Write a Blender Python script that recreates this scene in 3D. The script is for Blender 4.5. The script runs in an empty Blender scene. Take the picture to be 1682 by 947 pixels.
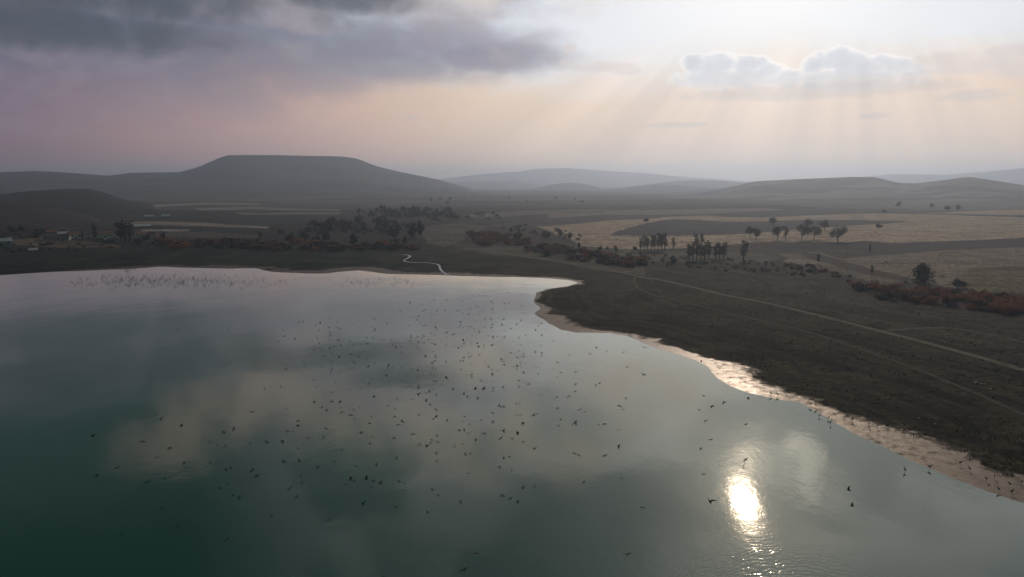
import bpy, math, random
import numpy as np
from mathutils import Vector, Matrix
R = math.radians
random.seed(7); rng = np.random.default_rng(11)
C = bpy.context.scene
COL = C.collection

# ------------------------------------------------------------------ camera, light, exposure
W0, H0, F0 = 1682.0, 947.0, 1121.0
CAMH, PITCH = 50.0, R(8.8)
cam_d = bpy.data.cameras.new('camera'); cam = bpy.data.objects.new('camera', cam_d); COL.objects.link(cam)
cam_d.sensor_width = 36; cam_d.lens = F0 / W0 * 36; cam_d.clip_start = 1; cam_d.clip_end = 60000
cam.location = (0, 0, CAMH); cam.rotation_euler = (math.pi / 2 - PITCH, 0, 0)
C.camera = cam

SUN_AZ, SUN_EL = 20.1, 24.7
sun_d = bpy.data.lights.new('sun', 'SUN'); sun = bpy.data.objects.new('sun', sun_d); COL.objects.link(sun)
sun_d.energy = 1.1; sun_d.angle = R(0.75); sun_d.color = (1.0, 0.82, 0.64)
sdir = Vector((math.sin(R(SUN_AZ)) * math.cos(R(SUN_EL)), math.cos(R(SUN_AZ)) * math.cos(R(SUN_EL)), math.sin(R(SUN_EL))))
sun.rotation_euler = (-sdir).to_track_quat('-Z', 'Y').to_euler(); sun.location = sdir * 400

C.view_settings.view_transform = 'Standard'; C.view_settings.look = 'None'
C.view_settings.exposure = 0.2; C.view_settings.gamma = 1.0; C.view_settings.use_curve_mapping = False
cy = C.cycles
cy.use_denoising = True; cy.max_bounces = 6; cy.diffuse_bounces = 2; cy.glossy_bounces = 3; cy.transparent_max_bounces = 8
cy.volume_bounces = 1; cy.sample_clamp_indirect = 4.0; cy.caustics_reflective = False; cy.caustics_refractive = False
cy.use_adaptive_sampling = True; cy.adaptive_threshold = 0.01

def ray(px, py):
    """direction of a point of the photograph: forward y, right x, up z"""
    x = px - W0 / 2; y = H0 / 2 - py
    return Vector((x, F0 * math.cos(PITCH) + y * math.sin(PITCH), -F0 * math.sin(PITCH) + y * math.cos(PITCH)))
def azel(px, py):
    d = ray(px, py)
    return math.degrees(math.atan2(d.x, d.y)), math.degrees(math.atan2(d.z, math.hypot(d.x, d.y)))

# ------------------------------------------------------------------ node helpers
class N:
    """tiny expression layer over math nodes"""
    def __init__(s, nt, sock): s.nt = nt; s.s = sock
    def _m(s, op, *a, clamp=False):
        n = s.nt.nodes.new('ShaderNodeMath'); n.operation = op; n.use_clamp = clamp
        for i, v in enumerate((s,) + a):
            if isinstance(v, N): s.nt.links.new(v.s, n.inputs[i])
            else: n.inputs[i].default_value = v
        return N(s.nt, n.outputs[0])
    def __add__(s, o): return s._m('ADD', o)
    def __sub__(s, o): return s._m('SUBTRACT', o)
    def __mul__(s, o): return s._m('MULTIPLY', o)
    def __truediv__(s, o): return s._m('DIVIDE', o)
    def max(s, o): return s._m('MAXIMUM', o)
    def min(s, o): return s._m('MINIMUM', o)
    def pow(s, o): return s._m('POWER', o)
    def exp(s): return s._m('EXPONENT')
    def inv(s):
        n = s.nt.nodes.new('ShaderNodeMath'); n.operation = 'SUBTRACT'; n.inputs[0].default_value = 1; s.nt.links.new(s.s, n.inputs[1]); return N(s.nt, n.outputs[0])
    def step(s, a, b, lo=0.0, hi=1.0):
        n = s.nt.nodes.new('ShaderNodeMapRange'); n.interpolation_type = 'SMOOTHSTEP'
        s.nt.links.new(s.s, n.inputs[0]); n.inputs[1].default_value = a; n.inputs[2].default_value = b
        n.inputs[3].default_value = lo; n.inputs[4].default_value = hi
        return N(s.nt, n.outputs[0])
def comb(nt, x, y, z=0.0):
    n = nt.nodes.new('ShaderNodeCombineXYZ')
    for i, v in enumerate((x, y, z)):
        if isinstance(v, N): nt.links.new(v.s, n.inputs[i])
        else: n.inputs[i].default_value = v
    return n.outputs[0]
def noise(nt, vec, scale=1.0, detail=3.0, rough=0.5, dist=0.0, dim='3D'):
    n = nt.nodes.new('ShaderNodeTexNoise'); n.noise_dimensions = dim
    if vec is not None: nt.links.new(vec, n.inputs['Vector'])
    n.inputs['Scale'].default_value = scale; n.inputs['Detail'].default_value = detail
    n.inputs['Roughness'].default_value = rough; n.inputs['Distortion'].default_value = dist
    return N(nt, n.outputs['Fac'] if 'Fac' in n.outputs else n.outputs[0])
def ramp(nt, fac, stops):
    n = nt.nodes.new('ShaderNodeValToRGB'); nt.links.new(fac.s, n.inputs[0]); cr = n.color_ramp
    while len(cr.elements) < len(stops): cr.elements.new(0.5)
    for e, (p, c) in zip(cr.elements, stops): e.position = p; e.color = (*c, 1)
    return n.outputs[0]
def mix(nt, fac, a, b, mode='MIX'):
    n = nt.nodes.new('ShaderNodeMix'); n.data_type = 'RGBA'; n.blend_type = mode
    if isinstance(fac, N): nt.links.new(fac.s, n.inputs[0])
    else: n.inputs[0].default_value = fac
    for i, v in ((6, a), (7, b)):
        if isinstance(v, tuple): n.inputs[i].default_value = (*v, 1)
        else: nt.links.new(v, n.inputs[i])
    return n.outputs[2]
def sep(nt, sock):
    n = nt.nodes.new('ShaderNodeSeparateXYZ'); nt.links.new(sock, n.inputs[0]); return [N(nt, o) for o in n.outputs]

# ------------------------------------------------------------------ sky
wd = bpy.data.worlds.new('World'); C.world = wd; wd.use_nodes = True
nt = wd.node_tree; nt.nodes.clear()
wout = nt.nodes.new('ShaderNodeOutputWorld'); bg = nt.nodes.new('ShaderNodeBackground'); nt.links.new(bg.outputs[0], wout.inputs[0])
bg.inputs['Strength'].default_value = 0.1
tc = nt.nodes.new('ShaderNodeTexCoord')
dx, dy, dz = sep(nt, tc.outputs['Generated'])
DEG = 180 / math.pi
az = dx._m('ARCTAN2', dy) * DEG
el = dz.min(1.0).max(-1.0)._m('ARCSINE') * DEG
dot = (dx * sdir.x + dy * sdir.y + dz * sdir.z).min(1.0).max(-1.0)
sa = dot._m('ARCCOSINE') * DEG                         # degrees from the sun
sk = nt.nodes.new('ShaderNodeTexSky'); sk.sky_type = 'NISHITA'; sk.sun_disc = False
sk.sun_elevation = R(SUN_EL); sk.sun_rotation = R(SUN_AZ); sk.dust_density = 2.0; sk.air_density = 1.0; sk.altitude = 300
san = sa / 180.0
def st(*rows): return [(d / 180.0, tuple(v * 1.0 for v in c)) for d, c in rows]
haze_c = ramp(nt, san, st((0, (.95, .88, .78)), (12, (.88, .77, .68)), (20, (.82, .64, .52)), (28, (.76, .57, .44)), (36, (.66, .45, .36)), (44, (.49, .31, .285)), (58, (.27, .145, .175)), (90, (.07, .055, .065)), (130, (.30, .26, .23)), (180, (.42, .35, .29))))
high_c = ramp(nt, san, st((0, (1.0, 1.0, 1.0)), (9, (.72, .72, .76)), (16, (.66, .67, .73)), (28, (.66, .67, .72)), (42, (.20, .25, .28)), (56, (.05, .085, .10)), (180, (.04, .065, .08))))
def scale10(c): return mix(nt, 1.0, c, (10., 10., 10.), 'MULTIPLY')
# thin high overcast over the clear air: a quarter of the light is the plain sky texture
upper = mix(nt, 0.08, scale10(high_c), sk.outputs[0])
v_cl = comb(nt, az * 0.055, el * 0.14, 0.0)
n_big = noise(nt, v_cl, 1.0, 5, 0.55, 0.4)
n_fine = noise(nt, comb(nt, az * 0.25, el * 0.45, 3.0), 1.0, 6, 0.6, 0.3)
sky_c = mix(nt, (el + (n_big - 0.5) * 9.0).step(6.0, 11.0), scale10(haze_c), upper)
def blob(px, py, rx, ry, reflected=False):
    a, e = azel(px, py)
    if reflected: e = -e
    k = 19.6
    u = (az - a) / (rx / k); w = (el - e) / (ry / k)
    return (u * u + w * w).inv()                           # 1 in the middle, 0 on the rim
def union(bl):
    d = bl[0]
    for b in bl[1:]: d = d.max(b)
    return d
# dark grey cloud bank, upper left
bank = union([blob(60, 20, 400, 120), blob(330, 55, 330, 85), blob(620, 78, 260, 52), blob(770, 90, 150, 30), blob(150, -120, 600, 130), blob(-200, 40, 300, 120)])
bd = (bank + (n_big - 0.5) * 2.2 + (n_fine - 0.5) * 1.8)
bank_c = ramp(nt, (n_fine * 0.9 + n_big * 0.7) - 0.35, [(0.1, (.092, .096, .165)), (0.42, (.15, .138, .205)), (0.62, (.24, .20, .25)), (0.9, (.40, .345, .34))])
sky_c = mix(nt, bd.step(-0.9, 1.1, 0, 0.82), sky_c, scale10(bank_c))
# lilac-white gap along the top of the bank
gap = union([blob(440, 15, 150, 28), blob(520, 42, 60, 16), blob(740, 22, 110, 22), blob(600, 12, 90, 12)]) + (n_fine - 0.5) * 1.6
sky_c = mix(nt, gap.step(-0.1, 1.0, 0, 0.55), sky_c, scale10(mix(nt, 0.0, (.36, .31, .34), (0., 0., 0.))))
# cloud decks above the picture, seen only in the water: soft broken bands
n_up = noise(nt, comb(nt, az * 0.05, el * 0.11, 7.0), 1.0, 4, 0.5, 0.3)
upm = el.step(13.5, 17.0)
deck = (n_up + (sa * -0.004)).step(0.36, 0.50).max(sa.step(30, 44)).min(1.0)
dk_c = ramp(nt, san, st((0, (.60, .60, .60)), (14, (.42, .44, .47)), (28, (.18, .235, .24)), (42, (.03, .065, .07)), (180, (.012, .035, .04))))
sky_c = mix(nt, deck * upm * 0.88, sky_c, scale10(dk_c))
fall = (el.step(19, 27) * az.step(22, -4)) * -0.52 + 1.0                 # heavier cloud overhead, away from the sun
sky_c = mix(nt, 1.0, sky_c, comb(nt, fall * 0.97, fall, fall), 'MULTIPLY')
n_ref = noise(nt, comb(nt, az * 0.16, el * 0.15, 5.0), 1.0, 5, 0.6, 0.5)
lit = union([blob(480, 645, 150, 60, True), blob(640, 680, 190, 60, True), blob(850, 720, 160, 70, True), blob(1010, 640, 150, 70, True), blob(290, 735, 85, 42, True), blob(790, 600, 120, 40, True)]) + (n_ref - 0.5) * 6.0
sky_c = mix(nt, lit.step(-0.9, 1.9, 0, 0.8), sky_c, scale10(ramp(nt, san, st((0, (.80, .71, .64)), (25, (.70, .60, .54)), (38, (.50, .42, .38)), (50, (.22, .18, .165)), (65, (.10, .08, .08))))))
drk = union([blob(250, 590, 260, 40, True), blob(560, 585, 140, 24, True), blob(650, 620, 100, 22, True), blob(150, 540, 260, 30, True)]) + (n_ref - 0.5) * 4.0
sky_c = mix(nt, drk.step(-0.6, 1.1, 0, 0.8), sky_c, (0.5, 0.65, 0.85))
# cumulus in front of the sun
cum = union([blob(1140, 104, 20, 13), blob(1178, 108, 38, 17), blob(1225, 106, 34, 13), blob(1200, 128, 85, 20), blob(1262, 118, 22, 14), blob(1288, 130, 34, 14),
             blob(1340, 106, 20, 14), blob(1372, 98, 34, 17), blob(1402, 104, 24, 14), blob(1432, 108, 34, 14), blob(1470, 112, 28, 14), blob(1492, 124, 20, 12), blob(1410, 128, 95, 22)])
n_puff = noise(nt, comb(nt, az * 0.95, el * 1.25, 1.7), 1.0, 7, 0.62, 0.25)
cd = cum + (n_puff - 0.5) * 2.3
a_, e_low = azel(1300, 150); a_, e_mid = azel(1300, 118)
body = cd.step(-0.05, 0.45) * el.step(e_low - 1.6, e_mid + 0.5)
rim = cd.step(-0.45, -0.05) * el.step(e_mid - 0.9, e_mid + 0.2)
sky_c = mix(nt, rim * 0.55, sky_c, (9.3, 9.1, 8.9))
sky_c = mix(nt, body * 0.8, sky_c, mix(nt, cd.step(0.0, 1.0), (7.2, 7.3, 7.7), (5.7, 5.9, 6.4)))
puffs = union([blob(935, 78, 14, 10), blob(930, 104, 14, 9), blob(1030, 116, 22, 9), blob(1548, 98, 40, 13), blob(1655, 88, 34, 14), blob(1700, 110, 60, 16), blob(1600, 108, 70, 12), blob(985, 110, 60, 9)]) + (n_puff - 0.5) * 1.9
sky_c = mix(nt, puffs.step(-0.3, 0.9, 0, 0.6), sky_c, (6.4, 5.7, 5.5))
wisps = union([blob(1600, 156, 48, 10), blob(1437, 190, 26, 6), blob(675, 192, 14, 4), blob(1110, 205, 60, 6), blob(1330, 150, 240, 14)]) + (n_puff - 0.5) * 1.4
sky_c = mix(nt, wisps.step(0.0, 0.9, 0, 0.42), sky_c, (4.9, 4.7, 4.8))
# sun beams fanning down below the cumulus
sax, sex = azel(1400, -230)
phi = (az - sax)._m('ARCTAN2', (el * -1.0) + sex) * DEG
n_ray = noise(nt, comb(nt, phi * 0.085, 0.0, 4.0), 1.0, 3, 0.55)
rays = (n_ray - 0.5) * el.step(11.5, 7.5) * el.step(-4, 0.5) * sa.step(46, 16)
sky_c = mix(nt, 1.0, sky_c, comb(nt, (rays * 0.82) + 1.0, (rays * 0.75) + 1.0, (rays * 0.66) + 1.0), 'MULTIPLY')
# the sun burning through thin cloud just above the picture, and a second bright break beside it
core = (sa * sa * -0.045).exp() * 6.0 + (sa * -0.16).exp() * 0.7
sky_c = mix(nt, 1.0, sky_c, comb(nt, core * upm * 1.0, core * upm * 0.9, core * upm * 0.78), 'ADD')
brk = (union([blob(1312, 742, 26, 24, True), blob(1330, 768, 20, 26, True)]) + (n_fine - 0.5) * 3.0).step(-0.6, 1.4) * 8.0
sky_c = mix(nt, 1.0, sky_c, comb(nt, brk, brk * 0.9, brk * 0.78), 'ADD')
nt.links.new(sky_c, bg.inputs['Color'])
wd.cycles.sampling_method = 'MANUAL'; wd.cycles.sample_map_resolution = 1024

# ------------------------------------------------------------------ materials
def mat(name, col, rough=0.85, spec=0.3, var=0.25, scale=1.0, metal=0.0, translucent=0.0):
    m = bpy.data.materials.new(name); m.use_nodes = True; t = m.node_tree
    b = t.nodes['Principled BSDF']; b.inputs['Roughness'].default_value = rough
    b.inputs['Specular IOR Level'].default_value = spec; b.inputs['Metallic'].default_value = metal
    tc = t.nodes.new('ShaderNodeTexCoord')
    n = noise(t, tc.outputs['Object'], scale, 4, 0.6)
    oi = t.nodes.new('ShaderNodeObjectInfo'); rn = N(t, oi.outputs['Random'])
    f = (n - 0.5) * (var * 2.4) + (rn - 0.5) * (var * 1.2) + 1.0
    c = mix(t, 1.0, col, comb(t, f, f, f), 'MULTIPLY')
    t.links.new(c, b.inputs['Base Color'])
    if translucent:
        tr = t.nodes.new('ShaderNodeBsdfTranslucent'); t.links.new(c, tr.inputs[0])
        ms = t.nodes.new('ShaderNodeMixShader'); ms.inputs[0].default_value = translucent
        t.links.new(b.outputs[0], ms.inputs[1]); t.links.new(tr.outputs[0], ms.inputs[2])
        t.links.new(ms.outputs[0], t.nodes['Material Output'].inputs[0])
    return m
M = dict(
    bark=mat('bark', (.05, .04, .032)), leaf_green=mat('leaf_green', (.045, .05, .028), translucent=.15), leaf_olive=mat('leaf_olive', (.075, .072, .04), translucent=.15),
    leaf_brown=mat('leaf_brown', (.085, .055, .035), translucent=.15), leaf_russet=mat('leaf_russet', (.34, .12, .045), translucent=.2), leaf_dark=mat('leaf_dark', (.042, .042, .032), translucent=.1),
    leaf_straw=mat('leaf_straw', (.26, .13, .065), translucent=.2), feather=mat('feather', (.018, .017, .018), rough=.7), beak=mat('beak', (.12, .07, .03)),
    wall_white=mat('wall_white', (.80, .72, .60), var=.12), wall_grey=mat('wall_grey', (.28, .27, .26), var=.15), wall_brown=mat('wall_brown', (.2, .16, .13), var=.15),
    roof_red=mat('roof_red', (.17, .06, .04), var=.2), roof_dark=mat('roof_dark', (.06, .055, .055), var=.2), roof_pale=mat('roof_pale', (.5, .5, .5), rough=.45, var=.1),
    window=mat('window', (.03, .035, .04), rough=.15, spec=.6, var=.05), door=mat('door', (.1, .07, .05)), reed=mat('reed', (.05, .042, .032)), rock=mat('rock', (.55, .52, .48)),
)

# ------------------------------------------------------------------ geometry helpers
def link(name, me, m=None, parent=None):
    o = bpy.data.objects.new(name, me); COL.objects.link(o)
    if m is not None and me is not None and not me.materials: me.materials.append(m)
    if parent is not None: o.parent = parent
    return o
def tag(o, label=None, cat=None, group=None, kind=None):
    if label: o['label'] = label
    if cat: o['category'] = cat
    if group: o['group'] = group
    if kind: o['kind'] = kind
    return o
def mesh(name, verts, faces, smooth=False):
    me = bpy.data.meshes.new(name); me.from_pydata([tuple(v) for v in verts], [], faces); me.update()
    if smooth: me.polygons.foreach_set('use_smooth', [True] * len(me.polygons))
    return me
def grid_mesh(name, X, Y, Z, smooth=True, wrap=False):
    nr, nc = X.shape
    co = np.stack([X, Y, Z], -1).reshape(-1, 3).astype(np.float32)
    i = np.arange(nr - 1)[:, None] * nc + np.arange(nc - 1)[None]
    f = np.stack([i, i + 1, i + nc + 1, i + nc], -1).reshape(-1, 4).astype(np.int32)
    me = bpy.data.meshes.new(name); me.vertices.add(len(co)); me.vertices.foreach_set('co', co.ravel())
    me.loops.add(f.size); me.loops.foreach_set('vertex_index', f.ravel()); me.polygons.add(len(f))
    me.polygons.foreach_set('loop_start', np.arange(0, f.size, 4, dtype=np.int32)); me.polygons.foreach_set('use_smooth', np.full(len(f), smooth))
    me.update(calc_edges=True); return me
def attr(me, name, arr, typ='FLOAT'):
    a = me.attributes.new(name, typ, 'POINT')
    a.data.foreach_set('value' if typ == 'FLOAT' else 'color', np.ascontiguousarray(arr, dtype=np.float32).ravel())

# value noise in numpy (for heights)
_tab = rng.random((256, 256))
def vnoise(x, y):
    xi = np.floor(x).astype(int); yi = np.floor(y).astype(int); fx = x - xi; fy = y - yi
    fx = fx * fx * (3 - 2 * fx); fy = fy * fy * (3 - 2 * fy)
    g = lambda a, b: _tab[a & 255, b & 255]
    return (g(xi, yi) * (1 - fx) + g(xi + 1, yi) * fx) * (1 - fy) + (g(xi, yi + 1) * (1 - fx) + g(xi + 1, yi + 1) * fx) * fy - 0.5
def fbm(x, y, o=4):
    s = 0; a = 1
    for k in range(o): s = s + a * vnoise(x * 2 ** k + 17 * k, y * 2 ** k + 31 * k); a *= .5
    return s

# ------------------------------------------------------------------ shoreline and terrain height
def flat(px, py, z=0.0):
    d = ray(px, py); t = (z - CAMH) / d.z
    return (d.x * t, d.y * t)
SHORE_PX = [(-300, 462), (-120, 456), (0, 452), (60, 448), (120, 445), (200, 442), (262, 438), (330, 440), (420, 441), (445, 446), (500, 449), (540, 449), (560, 446), (590, 444), (640, 450), (690, 451),
            (735, 452), (760, 453), (850, 455), (905, 457), (935, 460), (951, 464), (930, 469), (895, 474), (881, 481), (877, 490), (879, 500), (886, 507), (877, 515), (885, 521), (900, 531), (920, 541), (945, 546),
            (1000, 547), (1030, 552), (1060, 564), (1100, 579), (1140, 592), (1165, 603), (1180, 620), (1200, 633), (1230, 645), (1280, 656), (1315, 661), (1340, 675), (1370, 692), (1410, 716), (1450, 733),
            (1500, 757), (1560, 783), (1620, 806), (1682, 826), (1760, 858)]
_sp = [flat(*p) for p in SHORE_PX]
# soften the polyline with a little natural wobble
_w = []
for (x0, y0), (x1, y1) in zip(_sp[:-1], _sp[1:]):
    L = math.hypot(x1 - x0, y1 - y0); k = max(1, int(L / 4))
    for j in range(k):
        t = j / k; _w.append((x0 + (x1 - x0) * t, y0 + (y1 - y0) * t))
_w.append(_sp[-1]); _w = np.array(_w)
_n = np.stack([fbm(_w[:, 0] / 13, _w[:, 1] / 13, 3), fbm(_w[:, 0] / 13 + 50, _w[:, 1] / 13, 3)], -1)
_w = _w + _n * np.clip(np.hypot(_w[:, 0], _w[:, 1]) / 260, .35, 1.5)[:, None] * 1.6
LAKE = np.array([*_w.tolist(), (105, 60), (150, -60), (230, -300), (100, -900), (-900, -900), (-1500, -200), (-1300, 330), (-700, 360)])
def inside(poly, x, y):
    r = np.zeros(x.shape, bool); n = len(poly); j = n - 1
    for i in range(n):
        xi, yi = poly[i]; xj, yj = poly[j]
        if yi != yj:
            r ^= ((yi > y) != (yj > y)) & (x < (xj - xi) * (y - yi) / (yj - yi) + xi)
        j = i
    return r
_A = LAKE; _B = np.roll(LAKE, -1, 0); _Vv = _B - _A; _L2 = np.maximum((_Vv ** 2).sum(1), 1e-9)
def shore_dist(x, y):
    if x.size == 1:
        p = np.array([x.item(), y.item()]); tt = np.clip(((p - _A) * _Vv).sum(1) / _L2, 0, 1)
        d1 = np.sqrt(((p - _A - tt[:, None] * _Vv) ** 2).sum(1).min())
        cr = ((_A[:, 1] > p[1]) != (_B[:, 1] > p[1])); xs = _A[cr, 0] + (p[1] - _A[cr, 1]) / (_B[cr, 1] - _A[cr, 1]) * _Vv[cr, 0]
        return np.full(x.shape, -d1 if (p[0] < xs).sum() % 2 else d1)
    d = np.full(x.shape, 1e9); n = len(LAKE)
    for i in range(n):
        ax, ay = LAKE[i]; bx, by = LAKE[(i + 1) % n]; vx, vy = bx - ax, by - ay; L = vx * vx + vy * vy
        if L < 1e-9: continue
        t = np.clip(((x - ax) * vx + (y - ay) * vy) / L, 0, 1)
        d = np.minimum(d, (x - ax - t * vx) ** 2 + (y - ay - t * vy) ** 2)
    return np.where(inside(LAKE, x, y), -1, 1) * np.sqrt(d)
def height(x, y, sd=None):
    x = np.asarray(x, float); y = np.asarray(y, float)
    if sd is None: sd = shore_dist(x, y)
    r = np.hypot(x, y)
    land = np.minimum(np.maximum(sd, 0) * .022, 1.3) + .10 * np.clip(sd / 8, 0, 1)
    land = land + np.clip((sd - 20) / 80, 0, 1) * (fbm(x / 38, y / 38, 3) * .45 + .25) + np.clip((sd - 6) / 20, 0, 1) * fbm(x / 5, y / 5, 2) * .08
    far = np.clip((r - 420) / 900, 0, 1)
    land = land + far * (fbm(x / 420 + 9, y / 420, 3) * 7 + 4) * np.clip(sd / 200, 0, 1)
    return np.where(sd > 0, np.maximum(land, .004 + np.minimum(sd, 20) * .006), np.maximum(sd * .06, -3) - .01)
def hz(x, y): return float(height(np.array([x]), np.array([y]))[0])
def ground(px, py, up=0.0):
    """where the line of sight through a point of the photograph meets the terrain"""
    z = 0.5
    for _ in range(5):
        x, y = flat(px, py, min(z, 20)); z = .5 * z + .5 * hz(x, y)
    return x, y, hz(x, y) + up

# ground sheet: polar rows, finest where the land is nearest
rs = [12.0]
while rs[-1] < 16000:
    r = rs[-1]; rs.append(r + (min(.0065 * r, 1.3 * r * r / 56000) if r > 60 else 4.0))
rs = np.array(rs)
az_in = np.arange(-43, 43.001, .085)
az_out_l = -43 - np.cumsum(np.geomspace(.1, 12, 30)); az_out_r = 43 + np.cumsum(np.geomspace(.1, 12, 30))
k_ = (180 - 43) / (np.cumsum(np.geomspace(.1, 12, 30))[-1])
azs = np.concatenate([(-43 - np.cumsum(np.geomspace(.1, 12, 30)) * k_)[::-1], az_in, 43 + np.cumsum(np.geomspace(.1, 12, 30)) * k_])
A, RR = np.meshgrid(np.radians(azs), rs)
GX, GY = RR * np.sin(A), RR * np.cos(A)
SD = shore_dist(GX, GY)
GZ = height(GX, GY, SD)

def wpoly(pts): return np.array([ground(px, py)[:2] for px, py in pts])
def col(h): return tuple(h)
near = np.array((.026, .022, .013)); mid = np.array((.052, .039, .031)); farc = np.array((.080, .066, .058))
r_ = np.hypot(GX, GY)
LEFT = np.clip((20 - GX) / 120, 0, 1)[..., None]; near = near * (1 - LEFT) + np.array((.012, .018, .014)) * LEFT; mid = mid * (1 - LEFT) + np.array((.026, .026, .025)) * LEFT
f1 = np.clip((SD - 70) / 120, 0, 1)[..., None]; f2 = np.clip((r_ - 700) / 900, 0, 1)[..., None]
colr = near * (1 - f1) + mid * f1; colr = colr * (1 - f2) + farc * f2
# patchwork of far fields: irregular cells
cx, cyy = GX / 260 + fbm(GX / 500, GY / 500, 2) * .8, GY / 190 + fbm(GX / 400 + 7, GY / 400, 2) * .8
cell = _tab[(np.floor(cx).astype(int) * 7 + 3) & 255, (np.floor(cyy + .5 * (np.floor(cx) % 2)).astype(int) * 13) & 255]
patch = (.62 + .95 * cell)[..., None]
colr = np.where(f2 > 0, colr * (1 + (patch - 1) * np.clip(f2 * 3, 0, 1)), colr)
TAN = (.38, .28, .20); DK = (.045, .040, .040); MD = (.095, .078, .066)
FIELDS = [
    ([(880, 372), (1010, 360), (1130, 354), (1400, 351), (1700, 345), (1700, 392), (1450, 400), (1380, 397), (1240, 398), (1200, 402), (1100, 409), (1000, 409), (960, 405), (935, 392)], TAN),
    ([(900, 352), (1000, 345), (1250, 341), (1290, 344), (1140, 352), (1000, 353), (900, 358)], (.2, .16, .135)),
    ([(780, 372), (860, 364), (920, 359), (1000, 355), (1060, 352), (1112, 354), (1080, 358), (1000, 362), (930, 369), (850, 374)], (.07, .058, .052)),
    ([(1000, 387), (1015, 379), (1050, 369), (1090, 361.5), (1110, 360), (1200, 364), (1290, 362), (1350, 361), (1420, 361), (1490, 363), (1460, 367), (1400, 370), (1310, 377), (1240, 383), (1170, 386), (1090, 387.5)], DK),
    ([(1140, 352), (1200, 349), (1290, 344), (1350, 341), (1440, 345), (1430, 348), (1380, 351), (1250, 357), (1190, 356)], (.055, .05, .05)),
    ([(1385, 350), (1450, 348.5), (1540, 350), (1700, 354), (1700, 357), (1540, 352), (1450, 350)], DK),
    ([(1440, 333), (1560, 330), (1700, 334), (1700, 345), (1560, 346), (1460, 341)], (.15, .13, .12)),
    ([(700, 345.5), (800, 349), (1010, 340), (1100, 338), (1260, 335), (1260, 336), (1100, 339.5), (1010, 342), (800, 351.5), (700, 348)], (.04, .035, .033)),
    ([(760, 352), (880, 345), (1000, 343), (1000, 348), (880, 352), (780, 358)], (.15, .125, .105)),
    ([(1240, 412), (1290, 407), (1360, 402), (1420, 396), (1460, 399), (1560, 396), (1700, 390), (1700, 405), (1560, 409), (1450, 418), (1400, 422), (1370, 416), (1320, 411), (1270, 414)], (.05, .041, .038)),
    ([(1250, 411), (1330, 402), (1420, 395.5), (1450, 398.5), (1370, 405), (1300, 410)], (.028, .025, .028)),
    ([(1380, 427), (1400, 423), (1450, 419), (1560, 410), (1700, 405), (1700, 484), (1600, 478), (1550, 470), (1490, 457), (1430, 441)], (.19, .145, .11)),
    ([(1590, 440), (1700, 436), (1700, 484), (1600, 478), (1570, 468)], (.13, .10, .055)),
    ([(1275, 416), (1345, 414), (1400, 430), (1440, 444), (1500, 462), (1440, 466), (1370, 446), (1310, 432)], (.17, .13, .10)),
    ([(1305, 413), (1345, 417), (1385, 428), (1430, 440), (1500, 458), (1490, 463), (1420, 449), (1370, 436), (1330, 424)], (.06, .045, .036)),
    ([(1290, 425), (1350, 430), (1330, 436), (1285, 430)], (.26, .21, .17)),
    # left of the stream
    ([(395, 354), (490, 354), (492, 367), (395, 368)], (.03, .05, .038)),
    ([(250, 336), (330, 333), (430, 334), (430, 336), (330, 336), (255, 340)], (.26, .22, .2)),
    ([(320, 342), (420, 339), (560, 344), (560, 346.5), (420, 343), (330, 345.5)], (.22, .18, .165)),
    ([(190, 365.5), (260, 363.5), (340, 366), (440, 372), (440, 375), (320, 371), (200, 368)], (.22, .18, .155)),
    ([(230, 377), (310, 376.5), (312, 379.5), (230, 380.5)], (.24, .2, .17)),
    ([(380, 349), (420, 350), (560, 349), (560, 352), (400, 352.5)], (.19, .16, .145)),
    ([(0, 395), (60, 391), (170, 399), (200, 405), (120, 408), (30, 402)], (.12, .085, .06)),
    ([(200, 383), (330, 380), (420, 385), (420, 391), (300, 390), (205, 388)], (.085, .062, .055)),
    ([(690, 372), (760, 366), (800, 372), (760, 395), (730, 405), (700, 400)], (.10, .085, .07)),
    ([(740, 400), (860, 404), (960, 425), (1060, 440), (1060, 452), (960, 440), (880, 424), (800, 416), (750, 410)], (.085, .07, .05)),
    ([(905, 395), (960, 404), (1030, 410), (1100, 412), (1230, 414), (1290, 424), (1240, 432), (1120, 430), (1060, 428), (980, 414)], (.10, .085, .062)),
]
for pts, c in FIELDS:
    P = wpoly(pts); x0, y0 = P.min(0); x1, y1 = P.max(0)
    wob = fbm(GX / 30, GY / 30, 3) * 3
    m = (GX > x0) & (GX < x1) & (GY > y0) & (GY < y1)
    idx = np.nonzero(m)
    ins = inside(P, GX[idx] + wob[idx], GY[idx] + wob[idx])
    sel = (idx[0][ins], idx[1][ins]); colr[sel] = c
# dark damp grass close to the lake on the far shore and the point
wetm = np.clip(1 - SD / 1e9, 0, 0)
mudw = np.full(GX.shape, 2.2)
def along(pxs, wid, base=2.2):
    """mud width along the shore: bumps centred on shore points"""
    global mudw
    for (px, py), w, s in zip(pxs, wid[0], wid[1]):
        x, y = flat(px, py); mudw = mudw + w * np.exp(-((GX - x) ** 2 + (GY - y) ** 2) / (2 * s * s))
along([(885, 510), (910, 535), (1080, 572), (1160, 605), (1205, 628), (1370, 690), (1450, 735), (1540, 775), (1640, 815), (800, 452), (940, 462), (600, 445), (330, 440)],
      ([7, 7, 5, 12, 12, 2, 8, 8, 5, 13, 8, 12, 10], [9, 14, 14, 13, 10, 10, 16, 13, 12, 26, 12, 30, 60]))
mudw = np.maximum(mudw * (1 + 1.3 * fbm(GX / 12, GY / 12, 4)), 1.2) 
wet = np.clip((mudw - SD) / (mudw * .55 + .3), 0, 1)
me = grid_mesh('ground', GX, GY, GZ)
attr(me, 'field', np.concatenate([colr, np.ones(GX.shape + (1,))], -1), 'FLOAT_COLOR')
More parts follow.
